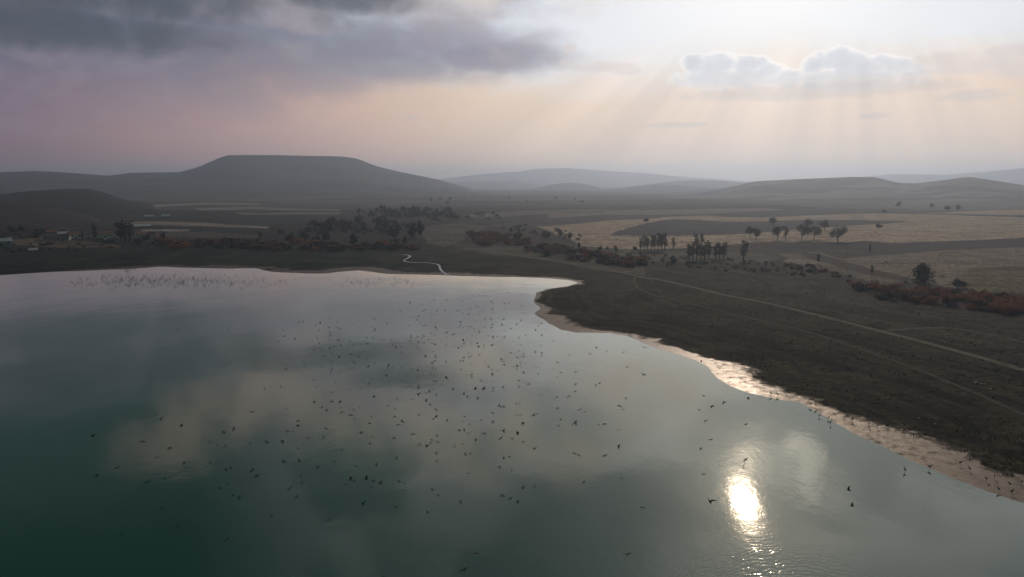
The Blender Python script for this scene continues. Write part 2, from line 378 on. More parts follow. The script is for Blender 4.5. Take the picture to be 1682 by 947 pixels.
attr(me, 'mud', wet); attr(me, 'shore', SD)
gm = bpy.data.materials.new('ground'); gm.use_nodes = True; t = gm.node_tree; b = t.nodes['Principled BSDF']
tcg = t.nodes.new('ShaderNodeTexCoord'); P = tcg.outputs['Object']; px_, py_, pz_ = sep(t, P)
def A_(n):
    a = t.nodes.new('ShaderNodeAttribute'); a.attribute_name = n; return a
fa = A_('field'); mu = N(t, A_('mud').outputs['Fac']); sh = N(t, A_('shore').outputs['Fac'])
n1 = noise(t, P, 0.045, 5, .6, .4); n2 = noise(t, P, 0.5, 5, .65); n3 = noise(t, P, 3.0, 4, .6)
# old shorelines and wheel marks run parallel to the water
n_band = noise(t, comb(t, sh * 0.22, (px_ + py_) * 0.012, 0.0), 1.0, 4, .65, .6)
n_fur = noise(t, comb(t, px_ * 0.010, py_ * 0.11, 0.0), 1.0, 4, .6, .3)
nearm = sh.step(160, 90)
f = (((n1.step(.38, .62, .45, 1.5) - 1.0) * nearm.step(0, 1, .35, 1.0)) + 1.0 + (n_band.step(.36, .62, -.55, .6) * nearm) + (n_fur.step(.35, .65, -.22, .22) * nearm.inv())) * n2.step(.36, .64, .5, 1.55) * n3.step(.36, .64, .6, 1.4) * noise(t, comb(t, px_ * 0.22, py_ * 0.8, 2.0), 1.0, 5, .7, .5).step(.36, .64, .6, 1.4)
f = f.max(0.15)
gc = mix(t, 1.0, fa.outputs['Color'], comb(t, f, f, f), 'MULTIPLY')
gc = mix(t, n1.step(.5, .68) * nearm * 0.55, gc, (.048, .037, .025))
gc = mix(t, (noise(t, P, 0.12, 5, .6)).step(.52, .66) * nearm * 0.6, gc, (.014, .018, .010))
mudn = (mu + ((n2 - 0.5) * 1.6 + (n1 - 0.5) * 1.2) * mu.step(0, .2)).step(.1, .95)
mudd = (px_.step(30, 42) * px_.step(66, 55)).inv()          # mask that keeps the sun's golden gleam to the bend of the bank
mudc = mix(t, (n3 * .6 + n2 * .4).step(.36, .62), (.040, .025, .016), (.11, .068, .042))
mudc = mix(t, mudd * 0.8, mudc, (.036, .023, .015))  # mud off the bend coloured darker, so the gleam seems to fade there
gc = mix(t, mudn, gc, mudc)
b.inputs['Specular Tint'].default_value = (1, .64, .34, 1)  # golden sunlight put into the sheen colour; mud itself has no such tint
t.links.new(gc, b.inputs['Base Color'])
t.links.new(((mudn * ((n3 * .5 + n2 * .5).step(.35, .65, .50, .31) + mudd * .16)) * 1.0 + mudn.inv() * 0.95).s, b.inputs['Roughness'])
t.links.new((mudn * 0.45 + mudn.inv() * 0.05).s, b.inputs['Specular IOR Level'])
bp = t.nodes.new('ShaderNodeBump'); bp.inputs['Distance'].default_value = 0.35; bp.inputs['Strength'].default_value = 0.6
t.links.new(((n3 * 0.35 + n2 * 0.5 + n_band * 0.4) * mudn.inv() + n3 * mudn * 0.09).s, bp.inputs['Height']); t.links.new(bp.outputs[0], b.inputs['Normal'])
tag(link('ground', me, gm), 'dark lakeside grassland and ploughed plain with muddy shore', kind='structure')

# ------------------------------------------------------------------ hills (each a real massif at its own distance)
def hill_mat(name, base, alt, dark):
    m = bpy.data.materials.new(name); m.use_nodes = True; t = m.node_tree; b = t.nodes['Principled BSDF']
    b.inputs['Roughness'].default_value = .95; b.inputs['Specular IOR Level'].default_value = .05
    tc = t.nodes.new('ShaderNodeTexCoord'); P = tc.outputs['Object']; x, y, z = sep(t, P)
    n1 = noise(t, P, .0035, 5, .6, .5); n2 = noise(t, P, .02, 5, .65)
    n3 = noise(t, comb(t, x * .0016, y * .0055, z * .02), 1, 3, .5, .5)
    c = mix(t, n3.step(.44, .56), base, alt); c = mix(t, n1.step(.5, .62) * .7, c, dark)
    f = (n2 - .5) * 1.0 + 1.0
    c = mix(t, 1.0, c, comb(t, f, f, f), 'MULTIPLY'); t.links.new(c, b.inputs['Base Color'])
    return m
def hill(name, label, pts, D, wf, wb, m, flatback=0.0, power=1.6, rough=1.0, da=.18):
    ae = [azel(*p) for p in pts]; a = np.array([p[0] for p in ae]); e = np.array([p[1] for p in ae])
    aa = np.arange(a[0], a[-1] + da, da)
    hh = CAMH + np.interp(aa, a, e * 0 + np.tan(np.radians(e))) * D
    ker = np.array([1, 2, 3, 2, 1.]) / 9; hp = np.pad(hh, 2, mode='edge'); hh = np.convolve(hp, ker, 'valid')
    edge = np.clip(np.minimum(aa - aa[0], aa[-1] - aa) / 1.5, 0, 1); 
    rr = np.concatenate([np.linspace(-wf, 0, 46), np.linspace(0, flatback, 6)[1:] if flatback else [], flatback + np.linspace(0, wb, 16)[1:]])
    AA, Q = np.meshgrid(np.radians(aa), rr)
    s = np.where(Q < 0, np.clip(1 + Q / wf, 0, 1) ** power, np.where(Q < flatback, 1, np.cos(np.clip((Q - flatback) / wb, 0, 1) * math.pi) * .5 + .5))
    x, y = (D + Q) * np.sin(AA), (D + Q) * np.cos(AA)
    Z = hh[None] * s
    env = s * (1 - s) * 4
    g = fbm(x / (D * .05), y / (D * .05), 4)
    Z = Z + env * g * hh.max() * .17 * rough + np.clip(s * 1.0, 0, 1) * fbm(x / (D * .012), y / (D * .012), 2) * D * .0003
    Z = Z * (edge[None] ** .7) - (1 - np.clip(s * 12, 0, 1)) * 3 + np.clip(s * 12, 0, 1) * 2
    o = tag(link(name, grid_mesh(name, x, y, Z), m), label, kind='structure'); return o
hm_dark = hill_mat('hill_scrub', (.045, .048, .042), (.065, .06, .05), (.022, .028, .026))
hm_brown = hill_mat('hill_fields', (.085, .072, .062), (.24, .19, .155), (.03, .03, .029))
hm_left = hill_mat('hill_slope', (.022, .026, .028), (.035, .032, .03), (.014, .018, .02))
hill('far_hills', 'faint far range in the centre of the horizon', [(640, 306), (735, 292), (790, 286), (860, 281), (880, 277), (935, 276), (1000, 281), (1060, 284), (1120, 290), (1180, 294), (1260, 300), (1330, 304)], 9500, 2500, 2500, hm_brown, power=1.3, da=.12)
hill('far_hills', 'faint far range behind the right hills', [(1250, 303), (1340, 297), (1430, 289), (1470, 286), (1550, 287), (1620, 282), (1682, 276), (1800, 276), (1950, 280)], 9000, 2200, 2500, hm_brown, power=1.3, da=.12)
hill('far_hills', 'pale middle range ahead of the far hills', [(700, 304), (760, 298), (850, 297), (885, 303), (905, 304), (930, 301), (960, 303), (990, 308), (1040, 312)], 6800, 1500, 1500, hm_brown, power=1.3, da=.12)
hill('mesa', 'broad flat-topped hill above the left shore', [(-400, 296), (-200, 288), (0, 283), (60, 281), (100, 283), (140, 286), (178, 289), (215, 284), (295, 283), (325, 275), (350, 264), (373, 255), (450, 255), (560, 257), (588, 261), (615, 272), (650, 281), (690, 289), (720, 295), (750, 304), (785, 316), (850, 322)],
     3800, 1750, 1300, hm_dark, flatback=700, power=1.7, rough=.7)
hill('hills', 'pale ridge layered between the central hill and the far range', [(960, 312), (1040, 306), (1110, 297), (1170, 296), (1240, 301), (1300, 306)], 5600, 1200, 1000, hm_dark, power=1.3)
hill('hills', 'small hazy cone-like hill right of the mesa foot', [(820, 318), (870, 311), (905, 303), (935, 300), (965, 303), (1000, 312), (1040, 319)], 5000, 900, 800, hm_dark, power=1.3)
hill('hills', 'low wooded hill right of the centre', [(900, 322), (945, 318), (1010, 312), (1050, 305), (1075, 303), (1110, 303.5), (1150, 307), (1190, 309), (1250, 316), (1300, 320)], 4300, 1100, 900, hm_dark, power=1.4)
hill('hills', 'rolling bare hills on the right horizon', [(1080, 324), (1150, 317), (1195, 308), (1240, 298), (1300, 295), (1400, 291), (1440, 292), (1475, 301), (1505, 302), (1560, 295), (1590, 290.5), (1640, 298), (1682, 305), (1760, 312), (1900, 318)], 2900, 1100, 900, hm_brown, power=1.3, rough=1.3)
hill('hills', 'dark low hill behind the village', [(-300, 330), (-100, 326), (0, 321), (50, 315), (110, 311.5), (150, 312), (175, 319), (210, 331), (260, 342), (330, 348), (400, 352), (450, 357)], 1500, 620, 500, hm_left, power=1.2, rough=1.0)
hill('hills', 'brown bare rise left of the village', [(-300, 345), (-100, 338), (0, 336), (60, 338), (100, 346), (150, 358), (190, 366)], 980, 260, 250, hill_mat('hill_bare', (.045, .034, .031), (.03, .028, .028), (.02, .02, .02)), power=1.0, rough=.8)

# ------------------------------------------------------------------ water
wm = bpy.data.materials.new('lake_water'); wm.use_nodes = True; t = wm.node_tree; b = t.nodes['Principled BSDF']
tcw = t.nodes.new('ShaderNodeTexCoord'); P = tcw.outputs['Object']; wx, wy, wz = sep(t, P)
t.nodes.remove(b)
wdif = t.nodes.new('ShaderNodeBsdfDiffuse'); wdif.inputs[0].default_value = (.005, .060, .048, 1)
wgl = t.nodes.new('ShaderNodeBsdfAnisotropic'); wgl.inputs['Color'].default_value = (1, .97, .87, 1); wgl.inputs['Roughness'].default_value = .041
wfr = t.nodes.new('ShaderNodeFresnel'); wfr.inputs['IOR'].default_value = 1.40
wmx = t.nodes.new('ShaderNodeMixShader'); t.links.new((N(t, wfr.outputs[0]) * 1.5)._m('MINIMUM', 1.0).s, wmx.inputs[0]); t.links.new(wdif.outputs[0], wmx.inputs[1]); t.links.new(wgl.outputs[0], wmx.inputs[2])
t.links.new(wmx.outputs[0], t.nodes['Material Output'].inputs[0])
nA = noise(t, comb(t, wx * .05, wy * .035), 1, 3, .5); nB = noise(t, comb(t, wx * .9, wy * .6), 1, 3, .55); 
# drone down-wash: curved ripples spreading from a point under the aircraft
ox, oy = flat(1370, 1040)
ddx = wx - ox; ddy = wy - oy; rad = (ddx * ddx + ddy * ddy)._m('SQRT')
wav = (rad * 7.0 + (noise(t, P, .35, 3, .6) - .5) * 26.0)._m('SINE'); chop = noise(t, comb(t, wx * 2.2, wy * 2.2), 1, 3, .65)
msk = (rad + (noise(t, P, .12, 3, .6) - .5) * 10).step(26, 13)
gx, gy = flat(1226, 838); ex = wx - gx; ey = wy - gy
swell = ex * ey * -0.0014 * ((ex * ex + ey * ey) * -0.0026).exp()          # one slow swell that slants the glint
hgt = swell + nA * 0.10 + nB * 0.010 + msk * (wav * 0.0030 + chop * 0.0036)
bp = t.nodes.new('ShaderNodeBump'); bp.inputs['Distance'].default_value = 1.0; bp.inputs['Strength'].default_value = 1.0
t.links.new(hgt.s, bp.inputs['Height']); t.links.new(bp.outputs[0], wgl.inputs['Normal']); t.links.new(bp.outputs[0], wfr.inputs['Normal'])
wmesh = mesh('lake', [(-2500, -1200, 0), (500, -1200, 0), (500, 700, 0), (-2500, 700, 0)], [(0, 1, 2, 3)])
tag(link('lake', wmesh, wm), 'calm teal lake with the sun mirrored in it', kind='structure')

# ------------------------------------------------------------------ tracks and stream: strips that follow the ground
def strip(name, label, pts, width, m, up=.07, wob=.5):
    W = [ground(px, py) for px, py in pts]; P = []
    for (a, b2) in zip(W[:-1], W[1:]):
        L = math.hypot(b2[0] - a[0], b2[1] - a[1]); k = max(2, int(L / 2.5))
        for j in range(k): P.append((a[0] + (b2[0] - a[0]) * j / k, a[1] + (b2[1] - a[1]) * j / k))
    P.append(W[-1][:2]); P = np.array(P)
    for _ in range(6): P[1:-1] = .25 * P[:-2] + .5 * P[1:-1] + .25 * P[2:]
    T = np.gradient(P, axis=0); T /= np.linalg.norm(T, axis=1)[:, None] + 1e-9; Nn = np.stack([-T[:, 1], T[:, 0]], -1)
    s = np.arange(len(P)) * 2.5
    wl = width * (.5 + .3 * fbm(s / 9, s * 0 + 3, 3) * wob); wr = width * (.5 + .3 * fbm(s / 9, s * 0 + 8, 3) * wob)
    cols = []
    for u in (-1, -.6, -.2, .2, .6, 1):
        w = np.where(u < 0, wl, wr) * u; cols.append(P + Nn * w[:, None])
    G = np.stack(cols, 1); X, Y = G[..., 0], G[..., 1]; Z = height(X, Y) + up
    me = grid_mesh(name, X, Y, Z); attr(me, 'across', np.tile(np.array([-1, -.6, -.2, .2, .6, 1.]), (len(P), 1)))
    o = tag(link(name, me, m), label, kind='structure'); return o
def track_mat(name, c1, c2):
    m = bpy.data.materials.new(name); m.use_nodes = True; t = m.node_tree; b = t.nodes['Principled BSDF']; b.inputs['Roughness'].default_value = .95
    b.inputs['Specular IOR Level'].default_value = .1
    P = t.nodes.new('ShaderNodeTexCoord').outputs['Object']; a = t.nodes.new('ShaderNodeAttribute'); a.attribute_name = 'across'
    u = N(t, a.outputs['Fac'])._m('ABSOLUTE'); n = noise(t, P, .6, 5, .65); n2 = noise(t, P, .07, 4, .6)
    k = ((u - .5) * (u - .5) * 9.0).inv() + (n - .5) * 1.6 + (n2 - .5) * 1.2
    t.links.new(mix(t, k.step(.0, .9), c1, c2), b.inputs['Base Color']); return m
tm = track_mat('track_dust', (.055, .045, .034), (.21, .17, .13)); tm2 = track_mat('track_faint', (.040, .033, .023), (.105, .088, .066))
strip('road', 'pale dirt track running beside the lake to the right edge', [(790, 408), (830, 416), (880, 424), (930, 431), (1000, 443), (1060, 456), (1085, 459), (1130, 470), (1200, 487), (1280, 502), (1340, 517), (1430, 540), (1500, 558), (1580, 579), (1682, 608), (1800, 640)], 3.0, tm)
strip('path', 'faint wheel track above the dirt track on the right', [(1440, 545), (1480, 541), (1530, 539), (1560, 537), (1620, 548), (1682, 563), (1780, 588)], 2.6, tm2)
strip('path', 'faint looping wheel track behind the point', [(1045, 452), (1040, 462), (1048, 474), (1075, 486), (1130, 498), (1190, 512), (1260, 528), (1340, 548), (1420, 575), (1500, 604), (1590, 640), (1700, 690)], 1.3, tm2)
sm = bpy.data.materials.new('stream_water'); sm.use_nodes = True; sb = sm.node_tree.nodes['Principled BSDF']
sb.inputs['Base Color'].default_value = (.06, .055, .045, 1); sb.inputs['Roughness'].default_value = .12; sb.inputs['IOR'].default_value = 1.5
bpn = sm.node_tree.nodes.new('ShaderNodeBump'); bpn.inputs['Distance'].default_value = .02
sm.node_tree.links.new(noise(sm.node_tree, sm.node_tree.nodes.new('ShaderNodeTexCoord').outputs['Object'], 1.5).s, bpn.inputs['Height']); sm.node_tree.links.new(bpn.outputs[0], sb.inputs['Normal'])
strip('stream', 'thin bright stream winding into the lake', [(640, 417), (668, 418), (676, 420), (670, 424), (660, 428), (672, 431), (700, 431), (716, 432), (723, 436), (722, 441), (727, 446), (735, 452)], 1.2, sm, up=.05)

# ------------------------------------------------------------------ trees and shrubs
def leaves(n, fn, size, rnd, drop=.35):
    V = []; Fc = []
    for _ in range(n):
        c, out = fn(rnd); s = size * rnd.uniform(.5, 1.35)
        u = Vector((rnd.gauss(0, 1), rnd.gauss(0, 1), rnd.gauss(0, .6))).normalized(); w = u.cross(Vector((rnd.gauss(0, 1), rnd.gauss(0, 1), rnd.gauss(0, 1)))).normalized()
        k = len(V); V += [c - u * s, c + w * s * .6, c + u * s, c - w * s * .6]; Fc.append((k, k + 1, k + 2, k + 3))
    return V, Fc
def tube(V, Fc, a, b, r0, r1, n=6):
    d = (b - a).normalized(); u = d.orthogonal().normalized(); w = d.cross(u); k = len(V)
    for p, r in ((a, r0), (b, r1)):
        for i in range(n): V.append(p + (u * math.cos(i * 2 * math.pi / n) + w * math.sin(i * 2 * math.pi / n)) * r)
    for i in range(n): Fc.append((k + i, k + (i + 1) % n, k + n + (i + 1) % n, k + n + i))
    Fc.append(tuple(k + n + i for i in range(n)))
def tree_meshes(seed, kind):
    """unit-height trees: kind round / poplar / bush"""
    rnd = random.Random(seed); V = []; Fc = []
    if kind == 'round':
        th = .28; lobes = []
        for i in range(11):
            a = rnd.uniform(0, 6.28); q = rnd.uniform(.08, .42); lobes.append((Vector((math.cos(a) * q, math.sin(a) * q, rnd.uniform(.40, .80) + .06 - q * .2)), rnd.uniform(.15, .23)))
        n, sz = 1150, .034
    elif kind == 'poplar':
        th = .22; lobes = []
        for i in range(9):
            a = rnd.uniform(0, 6.28); z = .3 + .62 * i / 8; lobes.append((Vector((math.cos(a) * .07, math.sin(a) * .07, z)), rnd.uniform(.08, .13) * (1.15 - .5 * abs(z - .55))))
        n, sz = 420, .034
    else:
        th = .12; lobes = []
        for i in range(12):
            a = rnd.uniform(0, 6.28); q = rnd.uniform(.05, .5); lobes.append((Vector((math.cos(a) * q, math.sin(a) * q, rnd.uniform(.25, .78) * (1.15 - q * .7))), rnd.uniform(.16, .26)))
        n, sz = 1500, .042
    tube(V, Fc, Vector((0, 0, -.03)), Vector((rnd.uniform(-.01, .01), rnd.uniform(-.01, .01), th)), .030, .022)
    top = Vector((0, 0, th))
    for c, r in lobes:
        mid_ = top.lerp(c, .5) + Vector((0, 0, -.03)); tube(V, Fc, top - Vector((0, 0, .03)), mid_, .014, .009, 5); tube(V, Fc, mid_, c, .009, .004, 4)
        for _ in range(3):
            dd = Vector((rnd.gauss(0, 1), rnd.gauss(0, 1), abs(rnd.gauss(0, 1)))).normalized() * r * .95; tube(V, Fc, c, c + dd, .004, .0015, 3)
    tr = mesh('trunk', V, Fc)
    wts = [r ** 2 for _, r in lobes]
    def fn(rd):
        c, r = rd.choices(lobes, wts)[0]; d = Vector((rd.gauss(0, 1), rd.gauss(0, 1), rd.gauss(0, 1))).normalized()
        return c + d * r * rd.uniform(.45, 1.08) * Vector((1, 1, .85)).z ** 0, d
    V, Fc = leaves(n, fn, sz, rnd)
    return tr, mesh('crown', V, Fc)
TM = {}
for kd in ('round', 'poplar', 'bush'):
    for lm in ('leaf_green', 'leaf_olive', 'leaf_brown', 'leaf_dark'):
        for s in range(3 if kd == 'round' else 2):
            a, c = tree_meshes(hash((kd.__len__(), lm.__len__(), s)) & 9999, kd); a.materials.append(M['bark']); c.materials.append(M[lm]); TM.setdefault((kd, lm), []).append((a, c))
def tree(px, py, hpx, kind, leaf, label, name='tree', wide=1.0, group=None, cat='tree'):
    x, y, z = ground(px, py); d = math.hypot(x, y, ); D3 = math.sqrt(d * d + (CAMH - z) ** 2)
    h = hpx / F0 * D3 * 1.06
    o = link(name, None); o.location = (x, y, z); tr, cr = random.choice(TM[(kind, leaf)])
    o.rotation_euler = (0, 0, random.uniform(0, 6.28)); o.scale = (h * wide, h * wide, h)
    tag(o, label, cat, group)
    link('trunk', tr, parent=o); link('crown', cr, parent=o); return o
OAK = 'oak-shaped trees standing in the tan field'
tree(1270, 371, 15, 'round', 'leaf_green', 'round tree farthest back in the tan field at the edge of the dark ploughed arc', group=OAK, wide=1.05)
tree(1232, 390, 19, 'round', 'leaf_brown', 'brownish round tree at the left end of the field tree row, overlapped by its neighbour', group=OAK)
tree(1242, 394, 18, 'round', 'leaf_green', 'tree directly right of the left end tree of the field row', group=OAK)
tree(1277, 394, 22, 'round', 'leaf_green', 'third tree of the field row with a wide twin neighbour on its right', group=OAK)
tree(1290, 393, 19, 'poplar', 'leaf_brown', 'narrow brown tree tucked against the third tree of the field row', wide=1.2, group=OAK)
tree(1317, 394, 24, 'round', 'leaf_green', 'tall tree in the field row standing before a paler tree', group=OAK)
tree(1326, 375, 15, 'round', 'leaf_olive', 'wide pale tree behind the tall tree of the field row', wide=1.3, group=OAK)
tree(1337, 393, 20, 'round', 'leaf_olive', 'leaning pale tree between the tall tree and the lone end tree of the field row', group=OAK)
tree(1354, 378, 16, 'round', 'leaf_brown', 'small umbrella-shaped tree set back near the right end of the field row', wide=1.2, group=OAK)
tree(1376, 398, 24, 'round', 'leaf_green', 'large round tree closing the right end of the field row', wide=1.1, group=OAK)
tree(1443, 375, 8, 'bush', 'leaf_dark', 'tiny lone dark tree out in the tan field right of the row')
tree(1428, 416, 13, 'poplar', 'leaf_brown', 'thin lone tree on the dark furrowed band on the right', wide=.9)
tree(1343, 433, 14, 'poplar', 'leaf_dark', 'small dark tree beside the pale bare patch by the ditch', wide=1.4)
tree(1432, 451, 13, 'poplar', 'leaf_dark', 'small thin tree on the diagonal ditch left of the big olive bush', wide=1.2)
tree(1519, 470, 34, 'bush', 'leaf_olive', 'big olive-green bushy tree at the back of the russet thicket', wide=.98)
tree(1573, 473, 14, 'bush', 'leaf_dark', 'low dark round bush right of the big olive bushy tree', name='bush', wide=1.25, cat='bush')
tree(1221, 428, 31, 'poplar', 'leaf_brown', 'tall bare-stemmed tree right of the poplar groves', wide=1.3)
tree(1062, 365, 8, 'bush', 'leaf_dark', 'lone tree on the tan field just left of the dark arc', wide=1.1)
FAR = 'small trees at the foot of the right hills'
for i, (x, y, h, w, l) in enumerate([(1475, 341, 10, 1.1, 'roundest tree at the foot of the right hills'), (1530, 341, 7, 1.2, 'smallest shrubby tree at the foot of the right hills'), (1555, 346, 8, 1.7, 'left one of the paired wide trees below the right hills'),
                                     (1573, 346, 8, 1.7, 'right one of the paired wide trees below the right hills'), (1451, 350, 5, 2.4, 'flat low clump of tree on the dark line below the right hills')]):
    tree(x, y, h, 'bush', 'leaf_dark', l, wide=w * .6, group=FAR)
PO = 'poplars of the left grove'
for i, x in enumerate((1052, 1058, 1064, 1070)): tree(x, 411, 20 + i % 2 * 3, 'poplar', 'leaf_brown', 'slim tree in the left half of the poplar grove by the tan field', name='poplar', wide=1.1, group=PO)
for i, x in enumerate((1075, 1081, 1087, 1092)): tree(x, 411, 24 + i % 2 * 3, 'poplar', 'leaf_brown', 'taller slim tree in the right half of the poplar grove by the tan field', name='poplar', wide=1.1, group='taller poplars of the left grove')
tree(1106, 408, 17, 'poplar', 'leaf_brown', 'single rusty tree standing between the two poplar groves', name='poplar', wide=1.3)
for x in (1144, 1152): tree(x, 402, 17, 'poplar', 'leaf_dark', 'tree rising behind the nearer poplar grove', wide=1.5, group='trees behind the nearer poplar grove')
for i, x in enumerate((1132, 1138, 1144, 1151, 1158, 1164)): tree(x, 427, 25 + i % 3 * 2, 'poplar', 'leaf_dark', 'slim dark tree in the nearer poplar grove above the track', name='poplar', wide=1.05, group='poplars of the nearer grove')
for i, x in enumerate((1176, 1182, 1188)): tree(x, 425, 23 + i, 'poplar', 'leaf_dark', 'tree of the dense trio just right of the nearer poplar grove', name='poplar', wide=1.4, group='dense trio of poplars')
HB = 'field-edge trees above the central thicket'
for x, y, h, w, l, nm in [(985, 411, 9, 1.1, 'leaf_brown', 'small brown tree at the field edge left of the poplar groves'), (1011, 412, 10, 1.2, 'leaf_brown', 'wider brown tree at the field edge left of the poplar groves'), (998, 411, 7, 1, 'leaf_brown', 'smallest brown tree at the field edge left of the poplar groves'),
                          (1043, 412, 9, 1.2, 'leaf_dark', 'dark bush touching the left end of the poplar grove'), (897, 392, 14, 1.5, 'leaf_dark', 'widest dark tree left of the tan field'), (920, 389, 15, 1.1, 'leaf_brown', 'brown tree at the left tip of the tan field'),
                          (937, 394, 13, 1.1, 'leaf_dark', 'dark tree at the lower left corner of the tan field'), (853, 391, 12, 1.1, 'leaf_dark', 'dark tree touching the orange scrub patch'), (839, 381, 8, 1.1, 'leaf_dark', 'small dark tree behind the orange scrub patch'),
                          (951, 408, 10, 1.1, 'leaf_dark', 'dark tree rising from the central russet thicket'), (1104, 434, 14, 1.5, 'leaf_dark', 'dark wide bush below the nearer poplar grove'), (1056, 432, 11, 1.3, 'leaf_dark', 'dark bush at the right end of the central thicket')]:
    tree(x, y, h, 'bush', l, nm, wide=w * .62, group=HB)
LT = 'dark trees along the far shore'
for x, y, h, w, nm in [(428, 391, 11, 1.2, 'small dark tree farthest left over the shore scrub'), (462, 387, 13, 1.2, 'pointed dark tree behind the shore scrub'), (477, 399, 18, 1.1, 'dark tree left of the two tall shore trees'), (500, 398, 23, .95, 'tallest dark tree rising out of the russet shore scrub'),
                       (520, 399, 14, 1.3, 'low dark tree between the two tall shore trees'), (537, 399, 21, .95, 'dark upright tree right of the low one on the shore'), (539, 380, 20, 1.1, 'dark tree standing behind the upright shore tree'), (581, 404, 21, 1.3, 'broad brown-black tree in the middle of the shore scrub'),
                       (647, 393, 26, 1.2, 'large round dark tree left of the stream flat'), (665, 402, 14, 1.0, 'slim dark tree between the two large dark trees'), (680, 391, 24, 1.2, 'large dark tree at the right end of the shore trees'), (692, 388, 24, .9, 'dark tree behind the right end of the shore trees')]:
    tree(x, y, h, 'bush', 'leaf_dark', nm, wide=w * .62, group=LT)
rnd = random.Random(5)
for i in range(42): tree(rnd.uniform(512, 684), rnd.uniform(366, 381), rnd.uniform(7, 13), 'bush', rnd.choice(['leaf_dark', 'leaf_green', 'leaf_brown']), 'tree in the dim belt of woodland behind the shore trees', wide=.75, group='belt of woodland behind the shore')
for i in range(44):
    x = rnd.uniform(588, 745); tree(x, rnd.uniform(345, 356) , rnd.uniform(6, 11) * (1 - .3 * abs(x - 660) / 80), 'bush', rnd.choice(['leaf_dark', 'leaf_green']), 'hazy tree in the far wood at the foot of the mesa', wide=.8, group='far wood below the mesa')
for i in range(12): tree(rnd.uniform(690, 960), rnd.uniform(326, 338), rnd.uniform(3, 6), 'bush', 'leaf_dark', 'tiny hazy tree scattered on the plain between mesa and central hill', wide=.8, group='tiny trees on the hazy plain')
VT = 'dark trees around the village sheds'
for x, y, h, k, w, nm in [(199, 396, 25, 'poplar', 1.9, 'left tree of the tall dark clump in front of the sheds'), (206, 397, 28, 'poplar', 1.9, 'tallest tree of the dark clump in front of the sheds'), (213, 396, 27, 'poplar', 1.9, 'right tree of the tall dark clump in front of the sheds'), (136, 394, 12, 'poplar', 1.5, 'dark tree between the first two village sheds'),
                          (157, 396, 24, 'poplar', .8, 'thin spire-like cypress beside the village sheds'), (241, 397, 14, 'bush', .7, 'dark bush before the small white hut'), (268, 394, 12, 'bush', .8, 'dark bush right of the small white hut'), (180, 400, 9, 'bush', 1.2, 'low dark bush below the middle shed'), (228, 400, 8, 'bush', 1.4, 'low dark bush below the right shed'),
                          (20, 384, 12, 'bush', .8, 'bushy tree behind the grey house at the left edge'), (36, 382, 10, 'bush', .9, 'bushy tree between grey house and village roofs'), (62, 388, 11, 'bush', .9, 'yellowish tree before the village roofs')]:
    tree(x, y, h, k, 'leaf_dark' if 'yellow' not in nm else 'leaf_olive', nm, wide=w, group=VT)

def shrub_mesh(seed):
    rnd = random.Random(seed); lobes = [(Vector((math.cos(a) * q, math.sin(a) * q, rnd.uniform(.2, .62))), rnd.uniform(.2, .34)) for a, q in ((rnd.uniform(0, 6.28), rnd.uniform(0, .6)) for _ in range(8))]
    V = []; Fc = []
    for c, r in lobes: tube(V, Fc, Vector((c.x * .2, c.y * .2, -.05)), c, .02, .008, 4)
    def fn(rd):
        c, r = rd.choice(lobes); d = Vector((rd.gauss(0, 1), rd.gauss(0, 1), rd.gauss(0, 1))).normalized(); p = c + d * r * rd.uniform(.4, 1.1); p.z = max(p.z, .02); return p, d
    v2, f2 = leaves(900, fn, .075, rnd); k = len(V); V += v2; Fc += [tuple(i + k for i in f) for f in f2]
    return mesh('shrub', V, Fc)
SH = {}
for lm in ('leaf_russet', 'leaf_straw', 'leaf_brown', 'leaf_dark'):
    for s in range(4):
        m_ = shrub_mesh(s * 7 + len(lm)); m_.materials.append(M[lm]); SH.setdefault(lm, []).append(m_)
def thicket(poly, n, hm, kinds, label, group, seed):
    rnd = random.Random(seed); P = np.array(poly, float); (x0, y0), (x1, y1) = P.min(0), P.max(0); k = 0
    while k < n:
        px, py = rnd.uniform(x0, x1), rnd.uniform(y0, y1)
        if not inside(P, np.array([px]), np.array([py]))[0]: continue
        x, y, z = ground(px, py); h = hm * rnd.uniform(.6, 1.25)
        o = link('shrub', rnd.choice(SH[rnd.choice(kinds)])); w = h * rnd.uniform(1.1, 2.1)
        o.location = (x, y, z - .05); o.scale = (w, w, h); o.rotation_euler = (0, 0, rnd.uniform(0, 6.28)); tag(o, label, 'shrub', group); k += 1
thicket([(1385, 462), (1430, 472), (1500, 476), (1600, 484), (1700, 494), (1700, 517), (1640, 514), (1560, 503), (1430, 487), (1400, 474)], 80, 3.3, ['leaf_russet'] * 4 + ['leaf_brown'], 'russet shrub in the wide thicket at the right edge', 'russet thicket at the right edge', 1)
thicket([(1280, 436), (1330, 436), (1400, 456), (1400, 464), (1340, 450)], 16, 1.8, ['leaf_brown', 'leaf_russet', 'leaf_dark'], 'low brown shrub scattered along the ditch left of the right thicket', 'scattered shrubs along the ditch', 2)
thicket([(856, 409), (900, 406), (960, 414), (1040, 428), (1060, 436), (1050, 439), (960, 430), (900, 420), (860, 416)], 50, 4.2, ['leaf_russet', 'leaf_brown', 'leaf_brown', 'leaf_straw'], 'russet-brown shrub in the central thicket beside the track', 'central thicket beside the track', 3)
thicket([(768, 383), (850, 385), (872, 402), (800, 404), (775, 396)], 36, 4.6, ['leaf_straw', 'leaf_straw', 'leaf_russet'], 'orange-brown shrub in the scrub patch right of the stream flat', 'orange scrub patch', 4)
thicket([(250, 398), (420, 396), (520, 402), (640, 399), (700, 403), (722, 409), (600, 412), (420, 411), (300, 411)], 90, 5.0, ['leaf_straw', 'leaf_brown', 'leaf_brown', 'leaf_russet', 'leaf_dark'], 'brown shrub in the scrub belt along the far shore', 'scrub belt along the far shore', 6)
